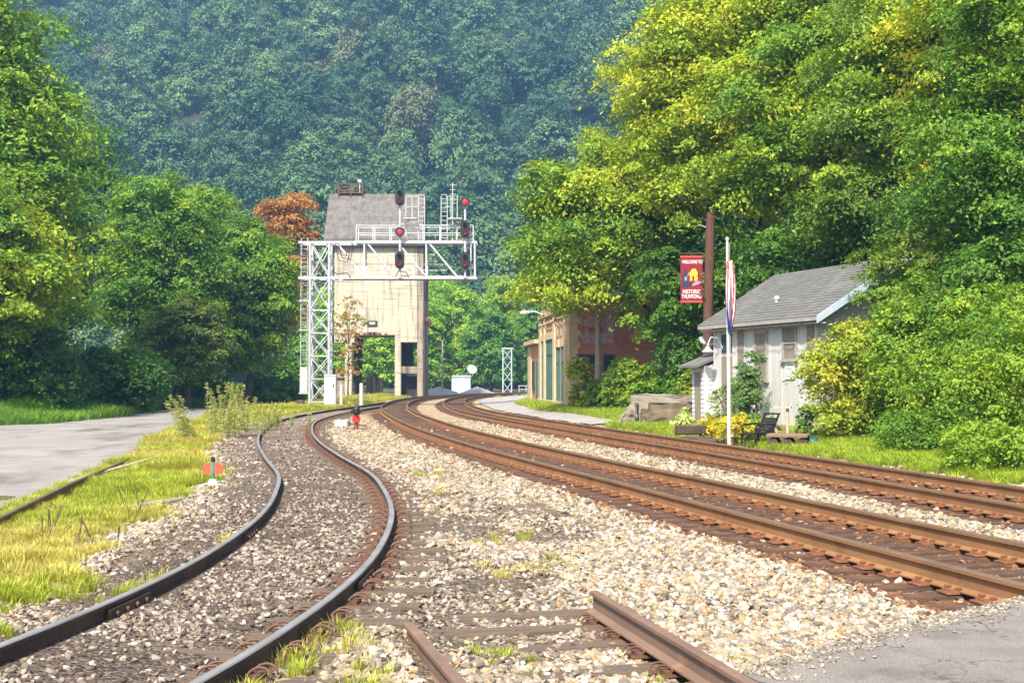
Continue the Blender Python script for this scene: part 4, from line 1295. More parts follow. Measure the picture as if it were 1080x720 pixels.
# ------------------------------------------------------------------ cantilever signal bridge
GT = thing("signal_bridge", "silver cantilever signal bridge with red signals reaching over the tracks", "signal bridge", (-12.42, 80, -.25), 0)
H0 = .25                    # ground to rail-top offset
zt_, zb_ = 10.4 + H0, 8.1 + H0
mast = MB()
hw, hd = .62, .55
for sx in (-hw, hw):
    for sy in (-hd, hd):
        mast.cyl((sx, sy, 0.02), (sx, sy, zt_ + .05), .095, n=8)
lev = [.35, 1.83, 3.31, 4.8, 6.28, zb_, zt_]
for i, zz in enumerate(lev):
    for s in (-1, 1):
        mast.bar((-hw, s * hd, zz), (hw, s * hd, zz), .07)
        mast.bar((s * hw, -hd, zz), (s * hw, hd, zz), .06)
    if i < len(lev) - 1:
        z2 = lev[i + 1]
        for s in (-1, 1):
            mast.bar((-hw, s * (hd + .01), zz), (hw, s * (hd + .01), z2), .06)
            mast.bar((hw, s * (hd - .05), zz), (-hw, s * (hd - .05), z2), .06)
            mast.bar((s * (hw + .01), -hd, zz), (s * (hw + .01), hd, z2), .05)
mast.build("mast", 'silver', GT)
ft = MB()
for sx in (-hw, hw):
    for sy in (-hd, hd):
        ft.b2((sx - .22, sy - .22, -.1), (sx + .22, sy + .22, .12))
        for k in range(4):
            ft.cyl((sx + .14 * (-1) ** k, sy + .14 * (-1) ** (k // 2), .12), (sx + .14 * (-1) ** k, sy + .14 * (-1) ** (k // 2), .22), .03, n=6)
ft.build("footing", 'pale_stone', GT)
x0, x1 = -1.38, 10.16
tr = MB()
for yy in (-hd, hd):
    for zz in (zt_, zb_):
        tr.bar((x0, yy, zz), (x1, yy, zz), .15, .15)
    pan = [hw + .25 + 2.0 * k for k in range(5)] + [x1 - .15]
    for i, xx in enumerate(pan):
        if i in (1, 3) or i >= 5:
            tr.bar((xx, yy, zb_), (xx, yy, zt_), .10)
    for i in range(len(pan) - 2):
        tr.bar((pan[i] + .15, yy + .012, zt_), (pan[i + 1] + .1, yy + .012, zb_), .10)
tr.bar((x1 - .4, -hd, zb_), (x1 - .4, -hd, zt_), .08)
for xx in np.linspace(x0 + .1, x1 - .1, 8):
    for zz in (zt_, zb_):
        tr.bar((xx, -hd, zz), (xx, hd, zz), .07)
tr.build("truss", 'silver', GT)
wk = MB()
wk.b2((hw + .7, -hd + .1, zb_ + .11), (x1 - .1, hd - .1, zb_ + .15))
wk.b2((hw + 1.6, -hd + .1, zt_ + .09), (x1 - .1, hd - .1, zt_ + .13))
wk.build("walkway", 'grille', GT)
ra = MB()
xs_ = np.linspace(2.35, x1 - .25, 8)
for yy in (-hd - .02, hd + .02):
    for xx in xs_:
        ra.bar((xx, yy, zt_ + .05), (xx, yy, zt_ + 1.1), .06)
    for dz in (.6, 1.1):
        ra.bar((xs_[0], yy, zt_ + dz), (xs_[-1], yy, zt_ + dz), .055)
for dz in (.6, 1.0):
    ra.bar((hw + .7, hd + .12, zb_ + dz), (x1 - 2, hd + .12, zb_ + dz), .05)
ra.build("railing", 'silver', GT)
ld = MB()
for s in (0, .42):
    ld.bar((-1.3 + s, 0, .9), (-1.3 + s, 0, zt_ + .35), .045)
for k in range(33):
    ld.bar((-1.3, 0, 1.0 + k * .3), (-.88, 0, 1.0 + k * .3), .03)
for zz in (.9, 5.0, 6.9, zb_):
    ld.bar((-1.4, -.15, zz), (-hw, -.15, zz), .07)
    ld.bar((-1.4, .15, zz), (-hw, .15, zz), .07)
for zz in np.arange(3.5, 10.2, .9):      # safety hoops
    ld.tube([(-1.3 + .42 * (1 - math.cos(a)) / 2, -.62 * math.sin(a), zz) for a in np.linspace(0, math.pi, 9)], .018, 5)
ld.b2((-1.34, -.05, .95), (-.84, -.02, 2.6))
ld.build("ladder", 'silver', GT)
cb = MB()
for k, (xa, dz) in enumerate(((.9, 0), (1.2, -.25), (1.0, -.45))):
    cb.tube([(xa, -hd - .1, zt_ - .1), (xa + .25, -hd - .1, zt_ - .75 + dz), (xa + .8, -hd - .1, zt_ - .85 + dz), (xa + 1.0, -hd - .1, zt_ - .2)], .03, 6)
cb.tube([(.8, -hd - .1, zb_ + .5), (1.1, -hd - .1, zb_ + .25), (1.8, -hd - .1, zb_ + .3), (2.0, -hd - .1, zb_ + .05)], .035, 6)
cb.tube([(4.9, -hd - .1, zb_ + .1), (5.1, -hd - .1, zb_ + .45), (5.6, -hd - .1, zb_ + .35), (5.75, -hd - .1, zb_ + .05)], .03, 6)
cb.build("cable", 'rope', GT)

def signal_head(x, z, two, ysg=-.95):
    hb = MB()
    n = 24
    r = .31
    zs_ = .26 if two else 0
    out = []
    for k in range(n):
        a = 2 * math.pi * k / n
        out.append((r * math.cos(a), r * math.sin(a) + (zs_ if math.sin(a) >= 0 else -zs_)))
    hb.prism(out, -.03, .03, 'Y')
    lamps = [(-zs_, True)] + ([(zs_, False)] if two else [])
    for dz, lit in lamps:
        hb.cyl((0, .03, dz), (0, .3, dz), .16, .13, 12)
    head = hb.build("signal_head", 'black', GT, loc=(x, ysg, z))
    for dz, lit in lamps:
        rl_ = .105 if two else .17
        l_ = MB().tube([(0, -.032, dz), (0, -.055, dz), (0, -.075, dz)], [rl_, rl_ * .9, rl_ * .4], 16)
        l_.build("lamp", 'red_lamp' if lit else 'lens', head, smooth=False)
        if lit is False or two:
            vi = MB()
            r2 = rl_ + .02
            vs, fs = [], []
            m = 14
            for k in range(m + 1):
                a = math.pi * (-.12 + 1.24 * k / m)
                for yy, rr in ((-.031, r2), (-.30, r2 * .95), (-.30, r2 * .95 - .012), (-.031, r2 - .012)):
                    vs.append((rr * math.cos(a), yy, dz + rr * math.sin(a)))
            for k in range(m):
                for j in range(4):
                    a, b = k * 4 + j, k * 4 + (j + 1) % 4
                    fs.append((a, b, b + 4, a + 4))
            vi.add(vs, fs).build("visor", 'black', head)
    return head
zpix = lambda y: 1.55 + (400 - y) * 80 / 1300 + .25
for sx, heads, pside in ((5.2, ((209.5, True), (246, False), (275.5, True)), 1), (9.4, ((214.5, False), (243, True), (276.3, True)), -1)):
    pm_ = MB().cyl((sx, -hd - .22, zb_ - .02), (sx, -hd - .22, zpix(heads[0][0]) - .1), .075, n=10)
    for hy, two in heads:
        pm_.bar((sx, -hd - .22, zpix(hy)), (sx, -.72, zpix(hy)), .1)
    for dz in (zt_, zb_):
        pm_.box((sx, -hd - .13, dz), (.25, .2, .12))
    pm_.build("signal_mast", 'silver', GT)
    for hy, two in heads:
        signal_head(sx, zpix(hy), two)
    pl = MB()                    # small maintenance platform and ladder at the upper head
    px = sx + pside * .65
    zz0 = zpix(232)
    pl.b2((px - .45, -hd - .6, zz0 - .03), (px + .45, -hd + .2, zz0 + .03))
    for a in (-.25, .15):
        pl.bar((px + a, -hd - .55, zz0), (px + a, -hd - .55, zz0 + 1.45), .045)
    for dz in (.75, 1.42):
        pl.bar((px - .28, -hd - .55, zz0 + dz), (px + .6 * pside, -hd - .55, zz0 + dz), .045)
    pl.tube([(sx, -hd - .22, zz0 - .4), (sx + pside * .35, -hd - .22, zz0 - .25), (px, -hd - .22, zz0)], .035, 6)
    lx = px + pside * .72
    for s in (-.2, .2):
        pl.bar((lx + s, -hd, zt_ + .1), (lx + s, -hd, zz0 + 1.5), .045)
    for k in range(11):
        pl.bar((lx - .2, -hd, zt_ + .3 + k * .28), (lx + .2, -hd, zt_ + .3 + k * .28), .03)
    pl.build("platform", 'silver', GT)
an = MB().bar((8.55, 0, zt_ + .1), (8.55, 0, zt_ + 3.95), .05)
for k in range(5):
    an.bar((8.35, 0, zt_ + 2.6 + .3 * k), (8.75, 0, zt_ + 2.6 + .3 * k), .03)
an.build("antenna", 'silver', GT)

# relay cabinet, conduit post and bits at the mast's foot
cbx = thing("relay_cabinet", "white metal relay cabinet at the foot of the signal bridge", "cabinet", (-11.5, 78.2, -.25))
MB().b2((-.37, -.3, .12), (.37, .3, 2.02)).build("cabinet_body", 'white', cbx, bevel=.02)
MB().b2((-.33, -.325, .22), (.33, -.302, 1.9)).build("door", 'white', cbx)
MB().b2((.2, -.36, 1.3), (.26, -.327, 1.5)).build("handle", 'black', cbx)
MB().b2((-.45, -.4, -.1), (.45, .4, .118)).build("plinth", 'pale_stone', cbx)
MB().prism([(-.4, 2.022), (.4, 2.022), (.36, 2.1), (-.36, 2.1)], -.34, .34, 'Y').build("lid", 'white', cbx)
cp = MB().cyl((-10.85, 78.4, -.3), (-10.85, 78.4, 1.1), .09, n=12).tube([(-10.85, 78.4, 1.1), (-10.85, 78.4, 1.16), (-10.85, 78.4, 1.2)], [.1, .09, .04], 12)
tag(cp.build("conduit_post", 'white'), "slim white post just right of the white relay cabinet", "post")
mp_ = MB().cyl((-9.75, 79.8, -.3), (-9.75, 79.8, 1.22), .115, n=14).tube([(-9.75, 79.8, 1.22), (-9.75, 79.8, 1.28), (-9.75, 79.8, 1.31)], [.115, .1, .04], 14)
tag(mp_.build("marker_post", 'white'), "white round marker post on the grass before the coaling tower", "post")
for k, (x, y, L, a, lab) in enumerate(((-12.6, 73.5, 2.6, .2, "old grey tie lying crosswise before the signal mast"), (-11.4, 72.2, 2.4, -.1, "loose tie nearest the siding below the relay cabinet"), (-13.3, 75.5, 1.9, .5, "short tie lying askew left of the relay cabinet"))):
    o = tie_mesh(L, seed=20 + k).build("loose_tie", 'tie_grey', loc=(x, y, -.08), rz=a)
    tag(o, lab, "railway tie", "loose ties at the foot of the signal bridge")
jb = MB().tube([(-13.6, 79.2, -.25), (-13.6, 79.2, .12), (-13.6, 79.2, .25)], [.3, .3, .12], 10)
tag(jb.build("junction_box", 'dark_wood'), "squat dark junction box at the left foot of the signal mast", "box")

# ------------------------------------------------------------------ switch stands
ss = thing("switch_stand", "low switch stand with two orange-red round targets on a green lamp body", "switch stand", (-4.72, 19.5, -.2))
MB().b2((-.16, -.14, -.05), (.16, .14, .1)).tube([(0, 0, .1), (0, 0, .18)], [.09, .05], 10).build("base", 'white', ss)
for s in (-1, 1):
    MB().cyl((s * .082, -.012, .34), (s * .082, .012, .34), .086, n=22).build("target", 'red_disc', ss)
MB().tube([(0, 0, .17), (0, 0, .24), (0, 0, .27), (0, 0, .44), (0, 0, .46)], [.02, .024, .032, .028, .015], 10).build("lamp_body", 'teal', ss)
MB().tube([(0, 0, .455), (0, 0, .48), (0, 0, .52), (0, 0, .53)], [.03, .035, .03, .01], 10).build("cap", 'black', ss)
MB().bar((.1, 0, .04), (.85, .05, .0), .03).build("rod", 'rusty_iron', ss)
s2 = thing("switch_stand", "small switch stand with one red disc and black lamp between the siding and main line", "switch stand", (-5.45, 43.2, -.2))
MB().b2((-.35, -.12, -.05), (.35, .12, .04)).tube([(0, 0, .04), (0, 0, .2)], [.09, .05], 10).build("base", 'rusty_iron', s2)
MB().tube([(0, -.01, .2), (0, -.01, .28)], [.07, .03], 8).build("post", 'black', s2)
MB().prism([(.145 * math.cos(2 * math.pi * k / 20), .36 + .16 * math.sin(2 * math.pi * k / 20)) for k in range(20)], -.02, .02, 'Y').build("target", 'signal_red', s2)
lb = MB().tube([(0, .0, .52), (0, 0, .56), (0, 0, .72), (0, 0, .78), (0, 0, .82)], [.09, .13, .13, .09, .05], 12)
for a in range(4):
    c, s_ = math.cos(a * math.pi / 2), math.sin(a * math.pi / 2)
    lb.cyl((c * .1, s_ * .1, .64), (c * .18, s_ * .18, .64), .065, .075, 10)
lb.build("lamp", 'black', s2)
stn = thing("switch_machine", "low grey switch machine beside the siding near the red switch stand", "switch machine", (-6.25, 45.5, -.2))
MB().b2((-.25, -.4, 0), (.25, .4, .26)).build("machine_body", 'grille', stn, bevel=.04)
MB().bar((.25, 0, .12), (.9, .1, .03), .05).build("rod", 'rusty_iron', stn)

# ------------------------------------------------------------------ grey wooden shed
SH = thing("wooden_shed", "weathered grey-white wooden shed with a grey shingle roof beside the outer track", "shed", (6.25, 41.0, 0.0), math.atan2(-.945, .327))
x0, x1, y0, y1 = .42, 6.5, .3, 5.5
ez, rzg, ry = 3.28, 5.02, 2.95
wl = MB()
gab = [(y0, -.1), (y0, ez), (ry, rzg - .14), (y1, ez), (y1, -.1)]
wl.prism(gab, x0, x1, 'X')
wl.build("wall", 'shed_wall', SH)
bt = MB()
for xx in (.46, .90, 1.72, 1.95, 2.45, 3.0, 3.95, 4.6, 5.55, 5.95, 6.46):
    bt.b2((xx - .04, y0 - .022, 0), (xx + .04, y0 - .002, ez - .02))
for yy in np.arange(.9, 5.4, .55):
    bt.b2((x1 + .002, yy - .03, 0), (x1 + .02, yy + .03, ez - .05))
bt.b2((x0, y0 - .03, -.05), (x1, y0 - .004, .22))
bt.build("batten", 'shed_wall', SH)
rf = MB()
th = .10
L0, L1 = -.05, 6.98
for sgn in (-1, 1):
    a, b = (0, ez - .05), (ry, rzg)
    if sgn > 0:
        a = (ry * 2 + .0, ez - .05)
    n_ = 12
    poly = [a, b, (b[0], b[1] + th), (a[0], a[1] + th)]
    rf.prism(poly, L0, L1, 'X')
rf.build("roof", 'shingle', SH)
# shingle courses: thin lapped strips along the front slope
sc2 = MB()
sl = math.hypot(ry, rzg - ez + .05)
ux, uz = ry / sl, (rzg - ez + .05) / sl
rg_ = random.Random(5)
nrow = 19
for r_ in range(nrow):
    s0, s1 = sl * r_ / nrow, sl * (r_ + 1.25) / nrow
    s1 = min(s1, sl - .01)
    x = L0 - rg_.uniform(.0, .05)
    while x < L1:
        w_ = rg_.uniform(.5, 1.1)
        xe = min(x + w_, L1 + .02)
        h0 = th + .016 + rg_.uniform(0, .006); h1 = th + .004
        vs = [(x, s0 * ux - uz * h0, ez - .05 + s0 * uz + ux * h0), (xe - .006, s0 * ux - uz * h0, ez - .05 + s0 * uz + ux * h0), (xe - .006, s1 * ux - uz * h1, ez - .05 + s1 * uz + ux * h1), (x, s1 * ux - uz * h1, ez - .05 + s1 * uz + ux * h1)]
        lo = [(p[0], p[1] + uz * .012, p[2] - ux * .012) for p in vs]
        sc2.add(vs + lo, [(0, 1, 2, 3), (7, 6, 5, 4), (0, 4, 5, 1), (1, 5, 6, 2), (2, 6, 7, 3), (3, 7, 4, 0)])
        x = xe
sc2.build("shingles", 'shingle', SH)
MB().b2((L0, -.05, ez - .08), (L1, -.012, ez + .045)).build("fascia", 'tan_trim', SH)
bg = MB()
bg.prism([(-.03, ez - .16), (ry, rzg - .12), (ry, rzg + .11), (-.03, ez + .06)], L1 + .003, L1 + .05, 'X')
bg.prism([(ry + .003, rzg - .12), (2 * ry + .03, ez - .16), (2 * ry + .03, ez + .06), (ry + .003, rzg + .11)], L1 + .003, L1 + .05, 'X')
bg.build("bargeboard", 'trim', SH)
MB().b2((L0, .0, ez - .16), (L1, .28, ez - .12)).build("soffit", 'tan_trim', SH)
st = MB()
pth = []
for k in range(60):
    xx = .2 + 6.5 * k / 59
    pth.append((xx, -.075, ez - .13 - .07 * abs(math.sin(k * .62)) - .01 * (k % 2)))
st.tube(pth, .008, 4)
for k in range(1, 59, 1):
    p = pth[k]
    st.box((p[0], p[1], p[2] - .025), (.022, .022, .045))
st.build("string_lights", 'rope', SH)
# openings on the track side
dr = MB().b2((.98, y0 - .03, .05), (1.66, y0 - .003, 2.3)).build("door", 'brown_board', SH)
MB().cyl((1.55, y0 - .07, 1.05), (1.55, y0 - .035, 1.05), .035).build("handle", 'rusty_iron', dr)
wt = MB().b2((.98, y0 - .03, 2.42), (1.66, y0 - .003, 3.0)).build("transom", 'glass', SH)
MB().b2((2.02, y0 - .03, 1.0), (2.38, y0 - .003, 3.1)).build("board_panel", 'brown_board', SH)
def window(xa, xb, za, zb2, pane, name="window"):
    w_ = MB()
    f_ = .06
    for a, b in (((xa - f_, za - f_), (xb + f_, za)), ((xa - f_, zb2), (xb + f_, zb2 + f_)), ((xa - f_, za), (xa, zb2)), ((xb, za), (xb + f_, zb2))):
        w_.b2((a[0], y0 - .06, a[1]), (b[0], y0 - .003, b[1]))
    w_.b2((xa, y0 - .05, (za + zb2) / 2 - .025), (xb, y0 - .003, (za + zb2) / 2 + .025))
    w = w_.build(name, 'tan_trim', SH)
    MB().b2((xa, y0 - .025, za), (xb, y0 - .004, zb2)).build("pane", pane, w)
    MB().b2((xa - .12, y0 - .1, za - f_ - .04), (xb + .12, y0 - .002, za - f_ - .002)).build("sill", 'tan_trim', w)
    return w
window(3.14, 3.78, 1.55, 2.95, 'brown_board')
window(4.76, 5.42, 2.16, 3.08, 'brown_board')
MB().b2((6.0, y0 - .03, 1.3), (6.42, y0 - .003, 3.1)).build("board_panel", 'brown_board', SH)
MB().b2((x1 + .022, .5, 1.9), (x1 + .05, 1.75, 3.1)).build("board_panel", 'trim', SH)
nt_ = MB().b2((4.83, y0 - .035, 1.56), (5.36, y0 - .024, 2.06)).build("notice", 'paper', SH)
nk = MB()
for zz, (a, b) in ((1.97, (4.9, 5.28)), (1.86, (4.9, 5.22)), (1.72, (4.9, 5.0)), (1.72, (5.08, 5.3)), (1.64, (4.9, 5.15))):
    nk.b2((a, y0 - .038, zz - .015), (b, y0 - .0355, zz + .015))
nk.build("faded_print", 'ink', nt_)
lp = MB().tube([(1.05, y0 - .02, 2.55), (1.0, y0 - .15, 2.9), (.95, y0 - .4, 2.92), (.92, y0 - .48, 2.72), (.92, y0 - .5, 2.6)], .018, 6)
lp.tube([(.92, y0 - .5, 2.62), (.92, y0 - .5, 2.54), (.92, y0 - .5, 2.45)], [.05, .09, .2], 14)
lp.build("wall_lamp", 'lamp_white', SH)
l2 = MB().tube([(x0 - .02, y0 + .1, 2.75), (x0 - .3, y0 - .05, 2.7), (x0 - .45, y0 - .1, 2.78)], .02, 6).tube([(x0 - .4, y0 - .1, 2.74), (x0 - .5, y0 - .12, 2.82), (x0 - .58, y0 - .14, 2.95)], [.05, .1, .1], 10)
l2.build("flood_lamp", 'lamp_white', SH)
rv = MB().cyl((3.2, 1.0, 3.9), (3.2, 1.0, 4.08), .05).tube([(3.2, 1.0, 4.05), (3.2, 1.0, 4.1), (3.2, 1.0, 4.15)], [.09, .09, .02], 10)
rv.build("vent_pipe", 'lamp_white', SH)
# lean-to at the far end
lx0, lx1, ly0, ly1 = -.55, .40, .02, 1.7
lt = MB()
lt.prism([(ly0, -.1), (ly0, 1.95), (ly1, 2.55), (ly1, -.1)], lx0, lx1, 'X')
lo_ = lt.build("lean_to", 'clap', SH)
cl = MB()
for k in range(13):
    zz = .02 + k * .15
    cl.prism([(ly0 - .004, zz), (ly0 - .035, zz), (ly0 - .010, zz + .148), (ly0 - .004, zz + .148)], lx0, lx0 + .16, 'X')
    cl.prism([(ly0 - .004, zz), (ly0 - .035, zz), (ly0 - .010, zz + .148), (ly0 - .004, zz + .148)], lx0 + .62, lx1, 'X')
    cl.prism([(lx1 + .004, zz), (lx1 + .035, zz), (lx1 + .010, zz + .148), (lx1 + .004, zz + .148)], ly0, y0 - .03, 'Y')
cl.b2((lx1 - .06, ly0 - .05, 0), (lx1 + .05, ly0 + .05, 2.0))
cl.build("clapboard", 'clap', lo_)
MB().b2((lx0 + .17, ly0 - .03, .02), (lx0 + .61, ly0 - .004, 1.78)).build("door", 'brown_board', lo_)
MB().prism([(-.35, 1.93), (1.75, 2.72), (1.75, 2.80), (-.35, 2.01)], lx0 - .3, lx1 + .02, 'X').build("roof", 'shingle', lo_)

# ------------------------------------------------------------------ brick building
BB = thing("brick_building", "old red and tan brick building with green doors beyond the shed", "brick building", (3.15, 63, -.05), math.radians(5.1))
bw = MB()
bw.b2((0, 0.0, -.3), (10, 13.9, 5.75))
bw.build("side_wall", 'brick_red', BB)
fc = MB()
fc.b2((-.12, .02, -.3), (-.004, 13.9, 5.85))
fc.build("facade", 'brick_tan', BB)
fs_ = MB()
for ya, yb in ((0.03, .5), (1.2, 2.0), (6.1, 6.9), (10.8, 11.5), (12.9, 13.85)):
    fs_.b2((-.26, ya, .4), (-.124, yb, 5.25))
fs_.b2((-.30, .025, 4.84), (-.263, 13.87, 4.96))
fs_.b2((-.34, .025, 5.27), (-.124, 13.87, 5.5))
fs_.b2((-.34, .015, -.2), (-.264, 13.88, .42))
fs_.build("pilaster", 'stone_tan', BB, bevel=.02)
co = MB()
for k in range(16):
    co.b2((-.125, -.03, .42 + k * .31), (.35 if k % 2 else .22, -.003, .42 + k * .31 + .29))
co.build("corner_stone", 'stone_tan', BB)
for ya, yb, za, zb2, gm in ((7.4, 10.5, .42, 3.9, 'green_paint'), (2.35, 3.6, .42, 3.35, 'green_paint'), (4.6, 5.7, .42, 3.35, 'green_paint'), (11.6, 12.75, .42, 3.9, 'green_paint')):
    d_ = MB().b2((-.155, ya, za), (-.124, yb, zb2)).build("door", gm, BB)
    md_ = MB()
    for q in np.linspace(ya + .02, yb - .02, 5):
        md_.b2((-.19, q - .05, za), (-.157, q + .05, zb2))
    md_.b2((-.19, ya, zb2 - .9), (-.158, yb, zb2 - .8))
    md_.build("moulding", 'green_paint', d_)
    MB().b2((-.24, ya - .2, zb2 + .02), (-.124, yb + .2, zb2 + .42)).build("lintel", 'stone_tan', BB)
for ya in (2.3, 3.9, 5.3):
    w_ = MB().b2((-.16, ya, 3.98), (-.126, ya + .75, 4.78)).build("window", 'stone_tan', BB)
    MB().b2((-.175, ya + .1, 4.06), (-.162, ya + .65, 4.7)).build("pane", 'glass', w_)
an_ = MB().b2((-.2, 13.95, -.3), (6, 20.5, 3.85))
ax = an_.build("annex", 'brick_tan', BB)
MB().b2((-.3, 14.3, .1), (-.203, 15.2, 2.8)).build("door", 'green_paint', ax)
MB().b2((-.3, 16.5, .9), (-.203, 17.6, 2.8)).build("window", 'glass', ax)
MB().b2((-.55, 13.96, 3.86), (6.1, 20.6, 4.1)).build("cornice", 'stone_tan', ax)
MB().b2((-.28, 18.5, .0), (-.204, 20.45, 3.8)).build("pilaster", 'stone_tan', ax)
w_ = MB().b2((.14, -.07, 2.1), (1.15, -.004, 2.9)).build("window", 'green_paint', BB)
MB().b2((.2, -.085, 2.3), (1.09, -.073, 2.85)).build("pane", 'glass', w_)
MB().b2((.1, -.12, 2.02), (1.2, -.004, 2.098)).build("sill", 'stone_tan', w_)
w_ = MB().b2((1.5, -.07, 1.2), (2.1, -.004, 2.9)).build("window", 'green_paint', BB)
MB().b2((1.56, -.085, 1.26), (2.04, -.073, 2.84)).build("pane", 'glass', w_)
MB().b2((.42, -.06, .05), (.95, -.004, 1.95)).build("door", 'green_paint', BB)
gs = MB().b2((.36, -.018, 3.45), (2.1, -.004, 4.85)).build("painted_sign", 'ghost_sign', BB)
MB().b2((.75, -.024, 3.98), (1.5, -.019, 4.25)).build("painted_band", 'red_paint', gs)
stp = MB()
for k in range(4):
    stp.b2((.45 - .0, -.35 - .28 * k, -.1), (1.3, -.03 - .28 * k, .35 - .1 * k))
stp.build("step", 'pale_stone', BB)
hr = MB()
for k in (0, 1):
    hr.cyl((.42, -.2 - k * .9, 0), (.42, -.2 - k * .9, 1.2 - .35 * k), .02)
hr.bar((.42, -.1, 1.25), (.42, -1.15, .82), .04)
hr.build("handrail", 'rusty_iron', BB)
am = MB().tube([(-.1, 13.0, 5.6), (-.6, 13.0, 5.8), (-1.0, 13.0, 5.75)], .035, 6).tube([(-.9, 13, 5.73), (-1.2, 13, 5.73), (-1.5, 13, 5.69)], [.06, .13, .07], 10)
am.build("street_lamp_arm", 'lamp_white', BB)

up_ = thing("utility_pole", "grey wooden utility pole standing by the corner of the brick building", "utility pole", at(4.1, 59.0))
MB().cyl((0, 0, -.3), (.05, 0, 8.5), .16, .11, 12).build("shaft", 'grey_pole', up_)
MB().bar((-.9, 0, 7.9), (1.0, 0, 7.9), .1, .12).build("crossarm", 'grey_pole', up_)

# ------------------------------------------------------------------ banner pole, flagpole
bp_ = thing("banner_pole", "red-brown wooden pole behind the shed's lean-to carrying the banner arms", "pole", at(7.13, 45.0))
MB().tube([(0, 0, -.3), (.02, 0, 3), (.14, 0, 7.2), (.15, 0, 7.6)], [.2, .185, .165, .14], 14).build("shaft", 'pole_wood', bp_)
br_ = MB().cyl((-.05, 0, 6.1), (-.98, 0, 6.1), .018).cyl((-.05, 0, 4.3), (-.98, 0, 4.3), .018)
br_.build("banner_arm", 'rusty_iron', bp_)
MB().tube([(0, 0, 7.05), (-.2, 0, 7.12), (-.32, 0, 7.15)], .03, 6).build("bracket", 'grey_pole', bp_)
bn = thing("street_banner", "maroon banner reading WELCOME TO HISTORIC THURMOND on the brown pole", "banner", (6.16, 44.96, 4.35), 0)
BWd, BH = .80, 1.72
bmx = MB()
nx_, nz_ = 7, 14
vs = []
for j in range(nz_ + 1):
    for i in range(nx_ + 1):
        u, v_ = i / nx_, j / nz_
        vs.append((u * BWd, 0.0, v_ * BH))
fs = [(j * (nx_ + 1) + i, j * (nx_ + 1) + i + 1, (j + 1) * (nx_ + 1) + i + 1, (j + 1) * (nx_ + 1) + i) for j in range(nz_) for i in range(nx_)]
bmx.b2((0, -.006, 0), (BWd, .006, BH))
bmx.build("cloth", 'banner', bn)
hem = MB().b2((-.002, -.016, BH - .07), (BWd + .002, .016, BH)).b2((-.002, -.016, 0), (BWd + .002, .016, .07))
hem.build("hem", 'red_paint', bn)
def text(s, size, x, zc, parent, m, sx=1.0, dy=-.009):
    cu = bpy.data.curves.new("lettering", 'FONT')
    cu.body = s
    cu.size = size
    cu.extrude = .0015
    cu.offset = .004
    cu.align_x = 'CENTER'; cu.align_y = 'CENTER'
    cu.materials.append(MT[m])
    tmp = bpy.data.objects.new("lettering", cu)
    COL.objects.link(tmp)
    dg = bpy.context.evaluated_depsgraph_get()
    me = bpy.data.meshes.new_from_object(tmp.evaluated_get(dg))
    bpy.data.objects.remove(tmp)
    o = bpy.data.objects.new("lettering", me)
    COL.objects.link(o)
    o.parent = parent
    o.location = (x, dy, zc)
    o.rotation_euler = (math.pi / 2, 0, 0)
    o.scale = (sx, 1, 1)
    return o
text("WELCOME TO", .17, BWd / 2 + .03, BH - .235, bn, 'letter', .67)
text("HISTORIC", .20, BWd / 2, .40, bn, 'letter', .74)
text("THURMOND", .20, BWd / 2, .225, bn, 'letter', .63)
em = MB()
em.prism([(.06, .55), (.30, .55), (.30, .72), (.27, .74), (.27, .92), (.30, .96), (.27, 1.06), (.23, 1.10), (.23, 1.22), (.15, 1.22), (.15, 1.10), (.09, 1.06), (.06, .95), (.09, .90), (.06, .75)], -.0085, -.0062, 'Y')
em.prism([(.30, .60), (.42, .60), (.42, .74), (.31, .74)], -.0085, -.0062, 'Y')
em.build("locomotive_print", 'navy', bn)
em = MB()
em.prism([(.34, .80), (.43, .80), (.43, .98), (.50, .98), (.50, .80), (.62, .80), (.62, 1.10), (.55, 1.24), (.43, 1.24), (.34, 1.10)], -.0088, -.0065, 'Y')
em.build("tower_print", 'yellow', bn)
em = MB()
em.prism([(.43, .60), (.76, .72), (.72, .79), (.55, .775), (.43, .68)], -.0082, -.0064, 'Y')
em.prism([(.15, .80), (.23, .80), (.24, .95), (.14, .95)], -.0102, -.0087, 'Y')
em.prism([(.24, 1.02), (.335, 1.13), (.335, 1.05), (.27, .97)], -.0092, -.0066, 'Y')
em.build("track_print", 'grey_print', bn)

fp = thing("flagpole", "thin white flagpole in front of the shed", "flagpole", (5.45, 31.0, 0))
fp.location.z = gz(5.45, 31.0)
MB().cyl((0, 0, -.2), (-.02, 0, 5.28), .045, .032, 12).build("shaft", 'white', fp)
MB().tube([(-.02, 0, 5.28), (-.02, 0, 5.32), (-.02, 0, 5.36)], [.05, .05, .02], 10).build("finial", 'silver', fp)
MB().cyl((.045, -.05, .6), (.03, -.05, 5.2), .006, n=5).build("halyard", 'pale_wood', fp)
